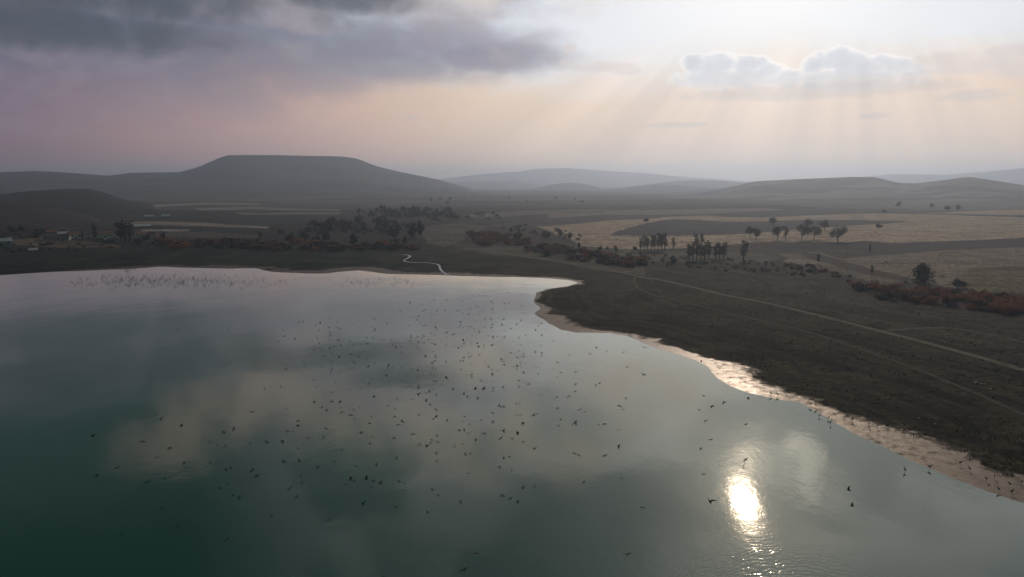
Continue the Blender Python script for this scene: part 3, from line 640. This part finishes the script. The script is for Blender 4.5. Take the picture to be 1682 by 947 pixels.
thicket([(-20, 376), (110, 380), (120, 400), (0, 412), (-20, 412)], 20, 2.6, ['leaf_dark', 'leaf_brown'], 'dark shrub between the village houses', 'shrubs between the village houses', 8)

# undergrowth that only reads as a mass: between the trees of the far woods, under the thickets and dotted over the pasture
def vn_ok(x, y, rd):
    """true where no tuft grows: water, mud, and the bald patches of the pasture"""
    sd = float(shore_dist(np.array([x]), np.array([y]))[0])
    return sd < 9 or fbm(np.array([x / 14]), np.array([y / 9]), 3)[0] < rd.uniform(-.35, .35)
def mass(name, label, spec, m, seed):
    rnd = random.Random(seed); V = []; Fc = []
    for poly, n, hm in spec:
        P = np.array(poly, float); (x0, y0), (x1, y1) = P.min(0), P.max(0); k = 0
        while k < n:
            px, py = rnd.uniform(x0, x1), rnd.uniform(y0, y1)
            if not inside(P, np.array([px]), np.array([py]))[0]: continue
            k += 1; x, y, z = ground(px, py); h = hm * rnd.uniform(.5, 1.3); w = h * rnd.uniform(1.0, 2.2)
            for _ in range(110):
                d = Vector((rnd.gauss(0, 1), rnd.gauss(0, 1), abs(rnd.gauss(0, 1)))).normalized() * rnd.uniform(.5, 1.0)
                c = Vector((x + d.x * w * .5, y + d.y * w * .5, z + d.z * h)); s = h * .13 * rnd.uniform(.5, 1.3)
                u = Vector((rnd.gauss(0, 1), rnd.gauss(0, 1), rnd.gauss(0, 1))).normalized() * s; v = u.orthogonal().normalized() * s * .7
                q = len(V); V += [c - u, c + v, c + u, c - v]; Fc.append((q, q + 1, q + 2, q + 3))
    tag(link(name, mesh(name, V, Fc), m), label, name.replace('_', ' '), kind='stuff')
mass('undergrowth', 'dim green-brown undergrowth filling the woods below the mesa', [([(505, 368), (690, 364), (690, 384), (505, 386)], 60, 4.0), ([(585, 345), (750, 342), (745, 358), (590, 360)], 70, 6.0), ([(690, 352), (830, 350), (830, 362), (700, 364)], 26, 4.0)], M['leaf_dark'], 31)
mass('scrub', 'low brown scrub dotted over the pasture and ditches', [([(900, 398), (1050, 416), (1240, 430), (1380, 440), (1330, 455), (1100, 440), (960, 420)], 150, 1.6), ([(800, 362), (950, 380), (960, 398), (830, 380)], 40, 2.5), ([(1380, 415), (1682, 480), (1500, 472)], 14, 1.2), ([(1385, 462), (1700, 492), (1700, 512), (1430, 486)], 60, 2.2), ([(0, 402), (260, 398), (300, 406), (0, 416)], 50, 1.6)], M['leaf_brown'], 32)
# grass tufts on the shore pasture
V = []; Fc = []; rnd = random.Random(9)
for i in range(9000):
    px = rnd.uniform(880, 1700); py = rnd.uniform(470, 830)
    x, y = flat(px, py, .6)
    if vn_ok(x, y, rnd): continue
    z = hz(x, y); s = rnd.uniform(.12, .42)
    for k in range(4):
        a = Vector((x + rnd.gauss(0, s), y + rnd.gauss(0, s), z - .03)); tip = a + Vector((rnd.gauss(0, .12), rnd.gauss(0, .12), s * rnd.uniform(.7, 1.3))); w_ = Vector((rnd.uniform(-1, 1), rnd.uniform(-1, 1), 0)).normalized() * s * .35
        q = len(V); V += [a - w_, a + w_, tip + w_ * .3, tip - w_ * .3]; Fc.append((q, q + 1, q + 2, q + 3))
tag(link('grass_tufts', mesh('grass_tufts', V, Fc), M['leaf_olive']), 'short dark grass tufts over the shore pasture', 'grass', kind='stuff')

# reeds standing in the shallows by the far shore: too many to count
V = []; Fc = []; rnd = random.Random(3)
for i in range(620):
    px = rnd.choice([rnd.gauss(330, 70), rnd.uniform(125, 470), rnd.gauss(230, 45)]) if i < 530 else rnd.uniform(560, 680)
    py = rnd.gauss(461, 5.5) if i < 530 else rnd.uniform(456, 470)
    if not 448 < py < 474 or not 115 < px < 700: continue
    x, y = flat(px, py)
    for k in range(rnd.randint(2, 6)):
        a = Vector((x + rnd.gauss(0, .35), y + rnd.gauss(0, .35), -.3)); h = rnd.uniform(.4, 1.5); tip = a + Vector((rnd.gauss(0, .22), rnd.gauss(0, .22), h))
        tube(V, Fc, a, tip, .035, .01, 3)
tag(link('reeds', mesh('reeds', V, Fc), M['reed']), 'dark reed tufts standing in the shallows off the far shore', 'reeds', kind='stuff')

# ------------------------------------------------------------------ village
def box(V, Fc, x0, x1, y0, y1, z0, z1):
    k = len(V); V += [Vector(p) for p in ((x0, y0, z0), (x1, y0, z0), (x1, y1, z0), (x0, y1, z0), (x0, y0, z1), (x1, y0, z1), (x1, y1, z1), (x0, y1, z1))]
    Fc += [tuple(k + i for i in f) for f in ((0, 3, 2, 1), (4, 5, 6, 7), (0, 1, 5, 4), (1, 2, 6, 5), (2, 3, 7, 6), (3, 0, 4, 7))]
def house(px, py, wpx, hpx, depth, label, name='house', wall='wall_white', roof='roof_red', rise=.35, yaw=0.0, nwin=3, door=True, chimney=False, cat='house', group=None):
    x, y, z = ground(px, py); D = math.hypot(x, y); s = math.hypot(D, CAMH) / F0; w = wpx * s / 2; h = hpx * s; eave = h * (1 - rise)
    o = link(name, None); o.location = (x, y, z); o.rotation_euler = (0, 0, -math.atan2(x, y) + yaw); tag(o, label, cat, group)
    V = []; Fc = []
    k = 0; V += [Vector(p) for p in ((-w, 0, -.6), (w, 0, -.6), (w, depth, -.6), (-w, depth, -.6), (-w, 0, eave), (w, 0, eave), (w, depth, eave), (-w, depth, eave), (-w, depth / 2, h - .12), (w, depth / 2, h - .12))]
    Fc += [(0, 1, 5, 4), (1, 2, 6, 9, 5), (2, 3, 7, 6), (3, 0, 4, 8, 7)]
    link('wall', mesh('wall', V, Fc), M[wall], o)
    V = []; ov = .45; t_ = .16; sl = (h - eave) / (depth / 2)
    for (ya, yb, za, zb) in ((-ov, depth / 2, eave - ov * sl, h), (depth + ov, depth / 2, eave - ov * sl, h)):
        V += [Vector(p) for p in ((-w - ov, ya, za), (w + ov, ya, za), (w + ov, yb, zb), (-w - ov, yb, zb), (-w - ov, ya, za + t_), (w + ov, ya, za + t_), (w + ov, yb, zb + t_), (-w - ov, yb, zb + t_))]
    Fc = []
    for q in (0, 8): Fc += [tuple(q + i for i in f) for f in ((0, 3, 2, 1), (4, 5, 6, 7), (0, 1, 5, 4), (1, 2, 6, 5), (2, 3, 7, 6), (3, 0, 4, 7))]
    ro = link('roof', mesh('roof', V, Fc), M[roof], o)
    if chimney:
        V = []; Fc = []; box(V, Fc, w * .4, w * .4 + .7, depth * .4, depth * .4 + .7, eave, h + .9); link('chimney', mesh('chimney', V, Fc), M['wall_brown'], ro)
    slots = nwin + (1 if door else 0)
    for i in range(slots):
        cx_ = -w + (i + .5) * 2 * w / slots
        V = []; Fc = []
        if door and i == slots // 2:
            box(V, Fc, cx_ - .5, cx_ + .5, -.04, .02, 0, min(2.1, eave * .85)); link('door', mesh('door', V, Fc), M['door'], o)
        else:
            box(V, Fc, cx_ - .5, cx_ + .5, -.03, .03, eave * .38, eave * .75); link('window', mesh('window', V, Fc), M['window'], o)
    return o
SHD = 'long white sheds with red roofs'
house(125, 392, 20, 9, 8, 'white shed with red roof at the left end of the shed row', 'shed', cat='shed', group=SHD, nwin=4, rise=.2)
house(145, 391, 12, 8, 8, 'short white shed second from the left of the shed row', 'shed', cat='shed', group=SHD, nwin=2, roof='roof_dark')
house(172, 391, 17, 9, 8, 'white shed right of the spire-like cypress', 'shed', cat='shed', group=SHD, nwin=4, rise=.2)
house(188, 391, 13, 9, 8, 'white shed hidden partly by the tall dark clump on its right', 'shed', cat='shed', group=SHD, nwin=2, rise=.2)
house(227, 390, 14, 8, 8, 'white shed just right of the tall dark clump', 'shed', cat='shed', group=SHD, nwin=3, rise=.2)
house(250, 391, 8, 8, 5, 'small white hut at the right end of the shed row', 'hut', cat='hut', nwin=1)
house(234, 374, 21, 4.5, 9, 'long low pale shed set alone behind the shed row', 'shed', roof='roof_pale', wall='wall_grey', cat='shed', nwin=5, rise=.5)
house(205, 373, 9, 4, 6, 'small pale shed behind the tall dark clump', 'shed', roof='roof_pale', wall='wall_grey', cat='shed', nwin=2, rise=.5)
house(245, 358, 11, 4, 8, 'pale farm shed on the dark slope, left of two', 'shed', roof='roof_pale', wall='wall_grey', cat='shed', nwin=2, rise=.5)
house(272, 358, 10, 5, 8, 'pale farm shed on the dark slope, right of two', 'shed', roof='roof_pale', wall='wall_grey', cat='shed', nwin=2, rise=.5)
house(3, 404, 22, 10, 7, 'grey-walled house with pale roof cut by the left edge', 'house', wall='wall_grey', roof='roof_pale', chimney=True, nwin=2)
house(55, 413, 9, 4.5, 4, 'tiny pale-roofed hut nearest the lake on the left', 'hut', wall='wall_grey', roof='roof_pale', cat='hut', nwin=1, rise=.5)
VH = 'village houses with dark roofs'
for x, y, w, h, r, wl, nm in [(22, 378, 11, 7, 'roof_pale', 'wall_grey', 'pale-roofed house behind the bushy trees at the left'), (74, 382, 11, 7, 'roof_dark', 'wall_brown', 'brown house highest up among the village roofs'), (86, 386, 12, 7, 'roof_red', 'wall_grey', 'red-roofed grey house in the middle of the village roofs'),
                              (82, 394, 13, 8, 'roof_dark', 'wall_grey', 'dark-roofed house in front of the village roofs'), (103, 389, 11, 7, 'roof_pale', 'wall_brown', 'pale-roofed brown house next to the shed row'), (103, 395, 15, 8, 'roof_dark', 'wall_grey', 'wide grey house with dark roof before the shed row'),
                              (74, 394, 4, 6, 'roof_pale', 'wall_white', 'narrow white hut left of the dark-roofed houses')]:
    house(x, y, w, h, 7, nm, wall=wl, roof=r, nwin=2, chimney=w > 11, group=VH, yaw=random.uniform(-.35, .35))
house(176, 396, 5, 4, 3, 'tiny white hut in front of the shed row', 'hut', cat='hut', nwin=1, roof='roof_pale')

# ------------------------------------------------------------------ birds
def flying_bird(seed, flap, bank_w=1.0):
    """1 m wingspan bird flying along +y, one continuous skin; flap in degrees"""
    rnd = random.Random(seed); V = []; Fc = []
    prof = [(-.30, .004, .03), (-.22, .02, .045), (-.12, .05, .05), (0, .062, .062), (.10, .05, .055), (.17, .026, .032), (.24, .020, .024), (.29, .030, .030), (.335, .022, .022), (.36, .008, .008), (.43, .002, .002)]
    n = 8
    for (yy, rx, rz) in prof:
        zz = .02 if yy > .15 else 0
        if yy < -.2: rx, rz = rx + .03, .008
        for i in range(n): a = i * 2 * math.pi / n; V.append(Vector((rx * math.cos(a), yy, zz + rz * math.sin(a))))
    for j in range(len(prof) - 1):
        for i in range(n): Fc.append((j * n + i, j * n + (i + 1) % n, (j + 1) * n + (i + 1) % n, (j + 1) * n + i))
    Fc.append(tuple(range(n))[::-1]); Fc.append(tuple((len(prof) - 1) * n + i for i in range(n)))
    for s in (-1, 1):
        st_ = []; p = Vector((s * .03, 0, .015)); ang = R(flap)
        segs = [(0, .24, 0, 0), (.10, .24, .02, 0), (.20, .22, .035, -12), (.32, .18, 0, -26), (.43, .12, -.06, -34), (.50, .03, -.13, -38)]
        prev = 0
        for (q, ch, sw, bend) in segs:
            a = ang + R(bend) * (1 if flap > -5 else .4); p = p + Vector((s * math.cos(a), 0, math.sin(a))) * (q - prev); prev = q
            nrm = Vector((-s * math.sin(a), 0, math.cos(a))); th = .012 * (1 - q)
            st_.append([p + Vector((0, sw + ch * .5, 0)), p + Vector((0, sw, 0)) + nrm * th, p + Vector((0, sw - ch * .5, 0)), p + Vector((0, sw, 0)) - nrm * th])
        k = len(V)
        for r4 in st_: V += r4
        for j in range(len(st_) - 1):
            for i in range(4): Fc.append((k + j * 4 + i, k + j * 4 + (i + 1) % 4, k + (j + 1) * 4 + (i + 1) % 4, k + (j + 1) * 4 + i))
        Fc.append((k, k + 1, k + 2, k + 3)); e = k + (len(st_) - 1) * 4; Fc.append((e + 3, e + 2, e + 1, e))
    me = mesh('bird', V, Fc, True); me.materials.append(M['feather']); return me
POSES = [('wings raised high', 58), ('wings half raised', 30), ('wings spread level', 8), ('wings arched downward', -22), ('wings beating low', -48)]
FB = [[flying_bird(i * 3 + k, fl + k * 7) for k in range(2)] for i, (_, fl) in enumerate(POSES)]
rb = random.Random(21)
def bird_at(px, py, h, span, pose, heading, label, group, bank=0.0):
    x, y = flat(px, py, h); o = link('bird', rb.choice(FB[pose])); o.location = (x, y, h)
    o.scale = (span,) * 3; o.rotation_euler = (rb.uniform(-.15, .15), bank, heading); return tag(o, label, 'bird', group)
# the single birds one can point to: (px, py, size px, pose, heading deg, where)
SOLO = [(153, 717, 9, 0, 80, 'farthest left over the dark water'), (236, 725, 12, 2, 50, 'second from the left over the dark water'), (476, 803, 9, 1, 10, 'low over dark water left of the trio'), (576, 787, 8, 1, 90, 'left one of the trio low over the lake'), (602, 787, 9, 0, 100, 'middle one of the trio low over the lake'),
        (625, 794, 8, 1, 85, 'right one of the trio low over the lake'), (653, 697, 10, 3, 170, 'below the middle of the flock, darkest there'), (820, 667, 7, 0, 90, 'alone beneath the right half of the flock'), (795, 638, 11, 2, 80, 'right one of the dark pair under the flock'), (781, 639, 9, 0, 80, 'left one of the dark pair under the flock'),
        (838, 750, 6, 2, 40, 'alone low over the lake centre'), (946, 630, 8, 3, 200, 'upper one of the pair right of the flock'), (946, 642, 8, 3, 30, 'lower one of the pair right of the flock'), (985, 630, 6, 1, 60, 'single bird right of the stacked pair'), (944, 695, 9, 2, 20, 'banking over the lake, left of a matching bird'),
        (994, 696, 10, 2, 40, 'banking over the lake, right of a matching bird'), (1018, 667, 8, 1, 70, 'above the warm cloud reflection'), (1170, 667, 10, 2, 50, 'in the small group off the muddy shore, centre'), (1160, 690, 8, 3, 20, 'lowest of the small group off the muddy shore'), (1190, 660, 9, 3, 30, 'right one of the small group off the muddy shore'),
        (1156, 650, 7, 1, 40, 'highest of the small group off the muddy shore'), (1229, 655, 8, 0, 70, 'over the water edge below the gleaming mud'), (1225, 697, 7, 1, 20, 'alone right of the small group'), (1059, 570, 8, 2, 130, 'over the water edge at the start of the golden mud'), (1152, 594, 6, 0, 80, 'at the water edge beside the golden mud'),
        (1030, 603, 5, 1, 30, 'small and alone over pale water'), (1166, 824, 16, 0, 10, 'largest in view, left of the sun glint'), (371, 887, 6, 1, 30, 'near the lower edge, left of two'), (395, 891, 6, 1, 10, 'near the lower edge, right of two'), (784, 908, 7, 2, 60, 'near the lower edge beneath the lake centre'),
        (1030, 911, 6, 1, 10, 'near the lower edge left of the rippled patch'), (762, 936, 6, 1, 30, 'lowest in view, below the lake centre'), (1056, 833, 7, 2, 110, 'faint bird left of the largest bird'), (935, 583, 8, 1, 10, 'wheeling at the right fringe of the flock'), (915, 595, 6, 2, 30, 'gliding just inside the right fringe of the flock'),
        (1225, 755, 4, 1, 30, 'small bird straight above the sun glint'), (1394, 805, 5, 0, 70, 'over grey water right of the sun glint'), (1400, 831, 5, 0, 70, 'over grey water right of the glint, the lower one'), (415, 676, 9, 2, 55, 'left of the flock over dim warm reflection'), (249, 619, 7, 0, 20, 'over blue-dark water high on the left'),
        (290, 542, 5, 2, 0, 'farthest left of the upper stragglers'), (258, 574, 5, 1, 20, 'upper straggler above the blue-dark water'), (374, 541, 5, 1, 0, 'straggler above the left tip of the flock'), (264, 689, 7, 0, 70, 'above the second bird from the left'), (298, 700, 8, 0, 90, 'right of the bird above the dark water pair')]
for (px, py, s, po, hd, where) in SOLO:
    z = rb.uniform(3, 7) if py < 760 else rb.uniform(7, 13)
    x, y = flat(px, py, z); D = math.sqrt(x * x + y * y + (CAMH - z) ** 2)
    bird_at(px, py, z, max(1.1, min(2.1, s / F0 * D * 1.25)), po, R(hd), f'bird, {POSES[po][0]}, {where}', 'single birds flying over the lake', rb.uniform(-.5, .5))
# the flock: read off the photograph in parts
Z1 = [(1001, 102), (990, 130), (1062, 118), (1084, 115), (1133, 108), (1156, 85), (1086, 158), (1050, 140), (1098, 150), (1055, 195), (1048, 215), (1140, 195), (1140, 215), (1140, 235), (1145, 180), (1175, 157), (1228, 155), (1235, 85), (1200, 110), (1280, 155), (1317, 85), (1341, 98), (1368, 75), (1416, 62), (1451, 58), (1482, 62),
      (1310, 160), (1325, 155), (1395, 145), (1380, 178), (1425, 120), (1440, 130), (1476, 158), (1528, 95), (1538, 110), (1532, 142), (1540, 165), (1524, 206), (1528, 266), (1486, 212), (1400, 220), (1345, 205), (1325, 235), (1343, 265), (1370, 260), (1394, 262), (1450, 293), (1605, 215), (1595, 250), (1613, 110),
      (940, 156), (895, 175), (808, 136), (1005, 200), (1078, 233), (1165, 262), (1158, 290), (1160, 318), (1135, 300), (1232, 300), (1278, 312), (1240, 330), (1122, 345), (1088, 322), (1050, 326), (1000, 355), (1008, 380), (770, 208), (850, 240), (876, 237), (755, 262), (765, 295), (763, 327), (630, 243), (527, 228), (480, 207),
      (418, 238), (393, 257), (408, 282), (476, 267), (530, 268), (545, 278), (480, 300), (486, 316), (478, 350), (543, 350), (505, 390), (368, 350), (255, 337), (178, 287), (187, 325), (146, 360), (42, 386), (280, 232), (305, 227), (296, 258), (612, 355), (600, 385), (630, 380), (725, 376), (720, 332), (832, 338), (885, 377),
      (908, 390), (938, 385), (940, 368), (380, 408), (430, 415), (445, 450), (540, 456), (490, 548), (670, 432), (690, 440), (662, 456), (745, 442), (620, 438), (735, 517), (862, 510), (895, 513), (850, 575), (1345, 350), (1330, 388), (1350, 372), (1394, 380), (1436, 372), (1446, 390), (1480, 385), (1534, 380), (1507, 322), (1538, 327),
      (1568, 327), (1540, 290), (1385, 435), (1400, 450), (1165, 372), (1205, 402), (1150, 420), (1060, 405), (1040, 385), (1100, 455), (1160, 485), (1145, 500), (1145, 530), (1062, 522), (1050, 540), (1053, 590), (1170, 618), (1235, 586), (1590, 468), (1603, 488), (1610, 505), (1530, 540), (1535, 565), (1400, 572), (1370, 575), (1460, 613), (1280, 663), (1350, 700),
      (495, 687), (493, 745), (548, 745), (380, 745), (427, 787), (560, 815), (617, 836), (637, 860), (275, 873), (270, 905), (200, 792), (738, 890), (950, 876), (903, 842), (1055, 695), (1168, 697), (1015, 735), (1107, 735), (1130, 770), (768, 710), (1338, 878), (1356, 845), (1390, 893), (1170, 845)]
Z2 = [(772, 40), (857, 52), (862, 75), (745, 108), (838, 155), (870, 175), (848, 218), (825, 243), (740, 217), (728, 250), (785, 275), (965, 258), (985, 240), (945, 285), (988, 313), (880, 316), (840, 330), (803, 355), (850, 376), (900, 360), (940, 385), (982, 385), (840, 418), (870, 440), (825, 460), (868, 458), (850, 490), (825, 516),
      (845, 500), (960, 567), (1112, 560), (1210, 552), (1090, 492), (1060, 355), (1340, 393), (1408, 420), (1515, 427), (1300, 330), (1092, 787), (1265, 812), (1232, 800), (1488, 775), (1513, 800), (940, 832), (862, 885), (740, 935)]
Z3 = [(1421, 358), (1415, 390), (1385, 428), (1487, 470), (1590, 465), (840, 489), (895, 518), (952, 522), (937, 428), (1005, 405), (1217, 498), (1107, 503), (591, 535), (503, 598), (985, 663), (245, 665), (1600, 410), (1318, 487)]
Z4 = [(210, 280), (280, 302), (425, 312), (262, 218), (478, 205), (700, 297), (668, 322), (633, 358), (847, 264), (905, 282), (1130, 265), (1115, 313), (1185, 313), (1225, 273), (1262, 213), (1335, 160)]
flk = [(420 + x / 3.945, 470 + y / 3.945) for x, y in Z1] + [(640 + x / 3.945, 470 + y / 3.945) for x, y in Z2] + [(130 + x / 3.945, 600 + y / 3.945) for x, y in Z3] + [(540 + x / 3.945, 640 + y / 3.945) for x, y in Z4]
def region(px, py):
    if py < 520: r_, g = ('far upper left part', 'upper left') if px < 640 else (('far upper middle part', 'upper middle') if px < 760 else ('far upper right part', 'upper right'))
    elif py < 600: r_, g = ('left wing', 'left wing') if px < 560 else (('crowded heart', 'heart') if px < 760 else ('right wing', 'right wing'))
    elif py < 680: r_, g = ('lower left fringe', 'lower left') if px < 600 else (('lower middle', 'lower middle') if px < 760 else ('lower right fringe', 'lower right'))
    else: r_, g = ('trailing left end', 'trailing left') if px < 480 else (('trailing middle', 'trailing middle') if px < 700 else ('trailing right end', 'trailing right'))
    return r_, g
for px, py in flk:
    z = rb.uniform(2.0, 7.5); po = rb.choice([0, 1, 1, 2, 2, 3, 3, 4]); rg, g = region(px, py)
    bird_at(px, py, z, rb.uniform(.95, 1.4), po, rb.gauss(R(30), .9), f'small dark bird with {POSES[po][0]} in the {rg} of the flock', f'birds with {POSES[po][0]} in the {rg} of the flock', rb.uniform(-.5, .5))

def standing_bird(seed, neck):
    V = []; Fc = []; n = 8
    ax = [((-.02, -.34, .40), .008, .01), ((0, -.26, .44), .04, .03), ((0, -.14, .50), .085, .08), ((0, 0, .56), .11, .115), ((0, .12, .62), .085, .10), ((0, .19, .68), .045, .05)]
    top = .80 if neck else .72
    ax += [((0, .23, .74 if neck else .70), .032, .034), ((0, .22, top + .06), .028, .028), ((0, .25, top + .14), .042, .042), ((0, .30, top + .14), .030, .030), ((0, .34, top + .13), .010, .010), ((0, .45, top + .11), .003, .003)]
    pts = [Vector(p[0]) for p in ax]
    for j, (p, rx, rz) in enumerate(ax):
        d = (pts[min(j + 1, len(pts) - 1)] - pts[max(j - 1, 0)]).normalized(); sd_ = Vector((1, 0, 0)); u = sd_.cross(d).normalized()
        for i in range(n): a = i * 2 * math.pi / n; V.append(pts[j] + sd_ * rx * math.cos(a) + u * rz * math.sin(a))
    for j in range(len(ax) - 1):
        for i in range(n): Fc.append((j * n + i, j * n + (i + 1) % n, (j + 1) * n + (i + 1) % n, (j + 1) * n + i))
    Fc.append(tuple(range(n))[::-1]); Fc.append(tuple((len(ax) - 1) * n + i for i in range(n)))
    for s in (-1, 1):
        tube(V, Fc, Vector((s * .04, -.01, .50)), Vector((s * .045, -.04, .24)), .022, .011, 5); tube(V, Fc, Vector((s * .045, -.04, .25)), Vector((s * .045, .0, .0)), .011, .009, 5)
        for a in (-.5, 0, .5): tube(V, Fc, Vector((s * .045, 0, .012)), Vector((s * .045 + math.sin(a) * .09, math.cos(a) * .09, .006)), .009, .005, 4)
    me = mesh('bird', V, Fc, True); me.materials.append(M['feather']); return me
SB = [standing_bird(1, True), standing_bird(2, False)]
ST = [(1577, 766), (1592, 775), (1620, 792), (1633, 788), (1640, 808), (1658, 801), (1662, 812), (1677, 799), (1500, 722), (1494, 713), (1509, 714), (1519, 720), (1484, 704), (1457, 703), (1427, 702), (1441, 705), (1400, 694), (1425, 688), (1558, 724), (1399, 694), (1340, 670), (1331, 668), (1346, 685), (1361, 689), (1364, 697), (1486, 775), (1527, 771),
      (1266, 650), (1277, 651), (1292, 646), (1351, 648), (1326, 638), (1383, 672), (1378, 675), (1412, 689)]
for i, (px, py) in enumerate(ST):
    x, y = flat(px, py); z = max(hz(x, y), -.12)
    a = 'near the right edge on the pale mud' if px > 1570 else ('in the middle of the wide mudbank' if px > 1470 else ('on the brown mud where the shore bends' if px > 1370 else 'at the water edge right of the golden mud'))
    o = link('bird', rb.choice(SB)); o.location = (x, y, z); s = rb.uniform(1.0, 1.3); o.scale = (s,) * 3; o.rotation_euler = (0, 0, rb.uniform(0, 6.28))
    tag(o, f'dark bird standing {a}', 'bird', f'standing birds {a}')

# ------------------------------------------------------------------ pale stones on the grass
def rock_mesh(seed):
    rd = random.Random(seed); V = []; Fc = []; n = 9; rings = [(-.1, .8), (.15, 1.0), (.4, .8), (.55, .4)]
    for (z, r) in rings:
        for i in range(n): a = i * 2 * math.pi / n; q = r * rd.uniform(.75, 1.15); V.append(Vector((math.cos(a) * q, math.sin(a) * q * .7, z * rd.uniform(.85, 1.15))))
    for j in range(3):
        for i in range(n): Fc.append((j * n + i, j * n + (i + 1) % n, (j + 1) * n + (i + 1) % n, (j + 1) * n + i))
    Fc.append(tuple(3 * n + i for i in range(n))); return mesh('rock', V, Fc)
for i, (px, py, s, l) in enumerate([(1603, 629, .55, 'pale stone, left one of the cluster on dark grass near the right edge'), (1612, 631, .4, 'small pale stone in the middle of the cluster near the right edge'), (1618, 631, .3, 'smallest pale stone of the cluster near the right edge'), (1627, 639, .45, 'pale stone lowest in the cluster near the right edge'),
                                    (1509, 686, .25, 'tiny white stone above the wide mudbank'), (1536, 696, .25, 'grey-white stone right of the tiny one above the mudbank'), (1310, 568, .4, 'pale stone alone on the dark grass above the golden mud'), (1186, 525, .35, 'pale stone alone in the middle of the dark point'), (1529, 505, .45, 'white stone right at the foot of the russet thicket'), (1510, 504, .35, 'smaller white stone at the foot of the russet thicket')]):
    x, y, z = ground(px, py); o = link('stone', rock_mesh(i), M['rock']); o.location = (x, y, z); o.scale = (s, s, s * .8); o.rotation_euler = (0, 0, i); tag(o, l, 'stone')

# ------------------------------------------------------------------ haze
V = []; Fc = []; box(V, Fc, -13000, 13000, -2500, 13000, -9, 262)
hzm = bpy.data.materials.new('haze'); hzm.use_nodes = True; t = hzm.node_tree; t.nodes.remove(t.nodes['Principled BSDF'])
pv = t.nodes.new('ShaderNodeVolumePrincipled'); pv.inputs['Color'].default_value = (.68, .80, 1.0, 1); pv.inputs['Density'].default_value = 1.9e-4; pv.inputs['Anisotropy'].default_value = .62
t.links.new(pv.outputs[0], t.nodes['Material Output'].inputs['Volume'])
tag(link('haze', mesh('haze', V, Fc), hzm), 'thin pale haze lying over lake and plain', kind='stuff')
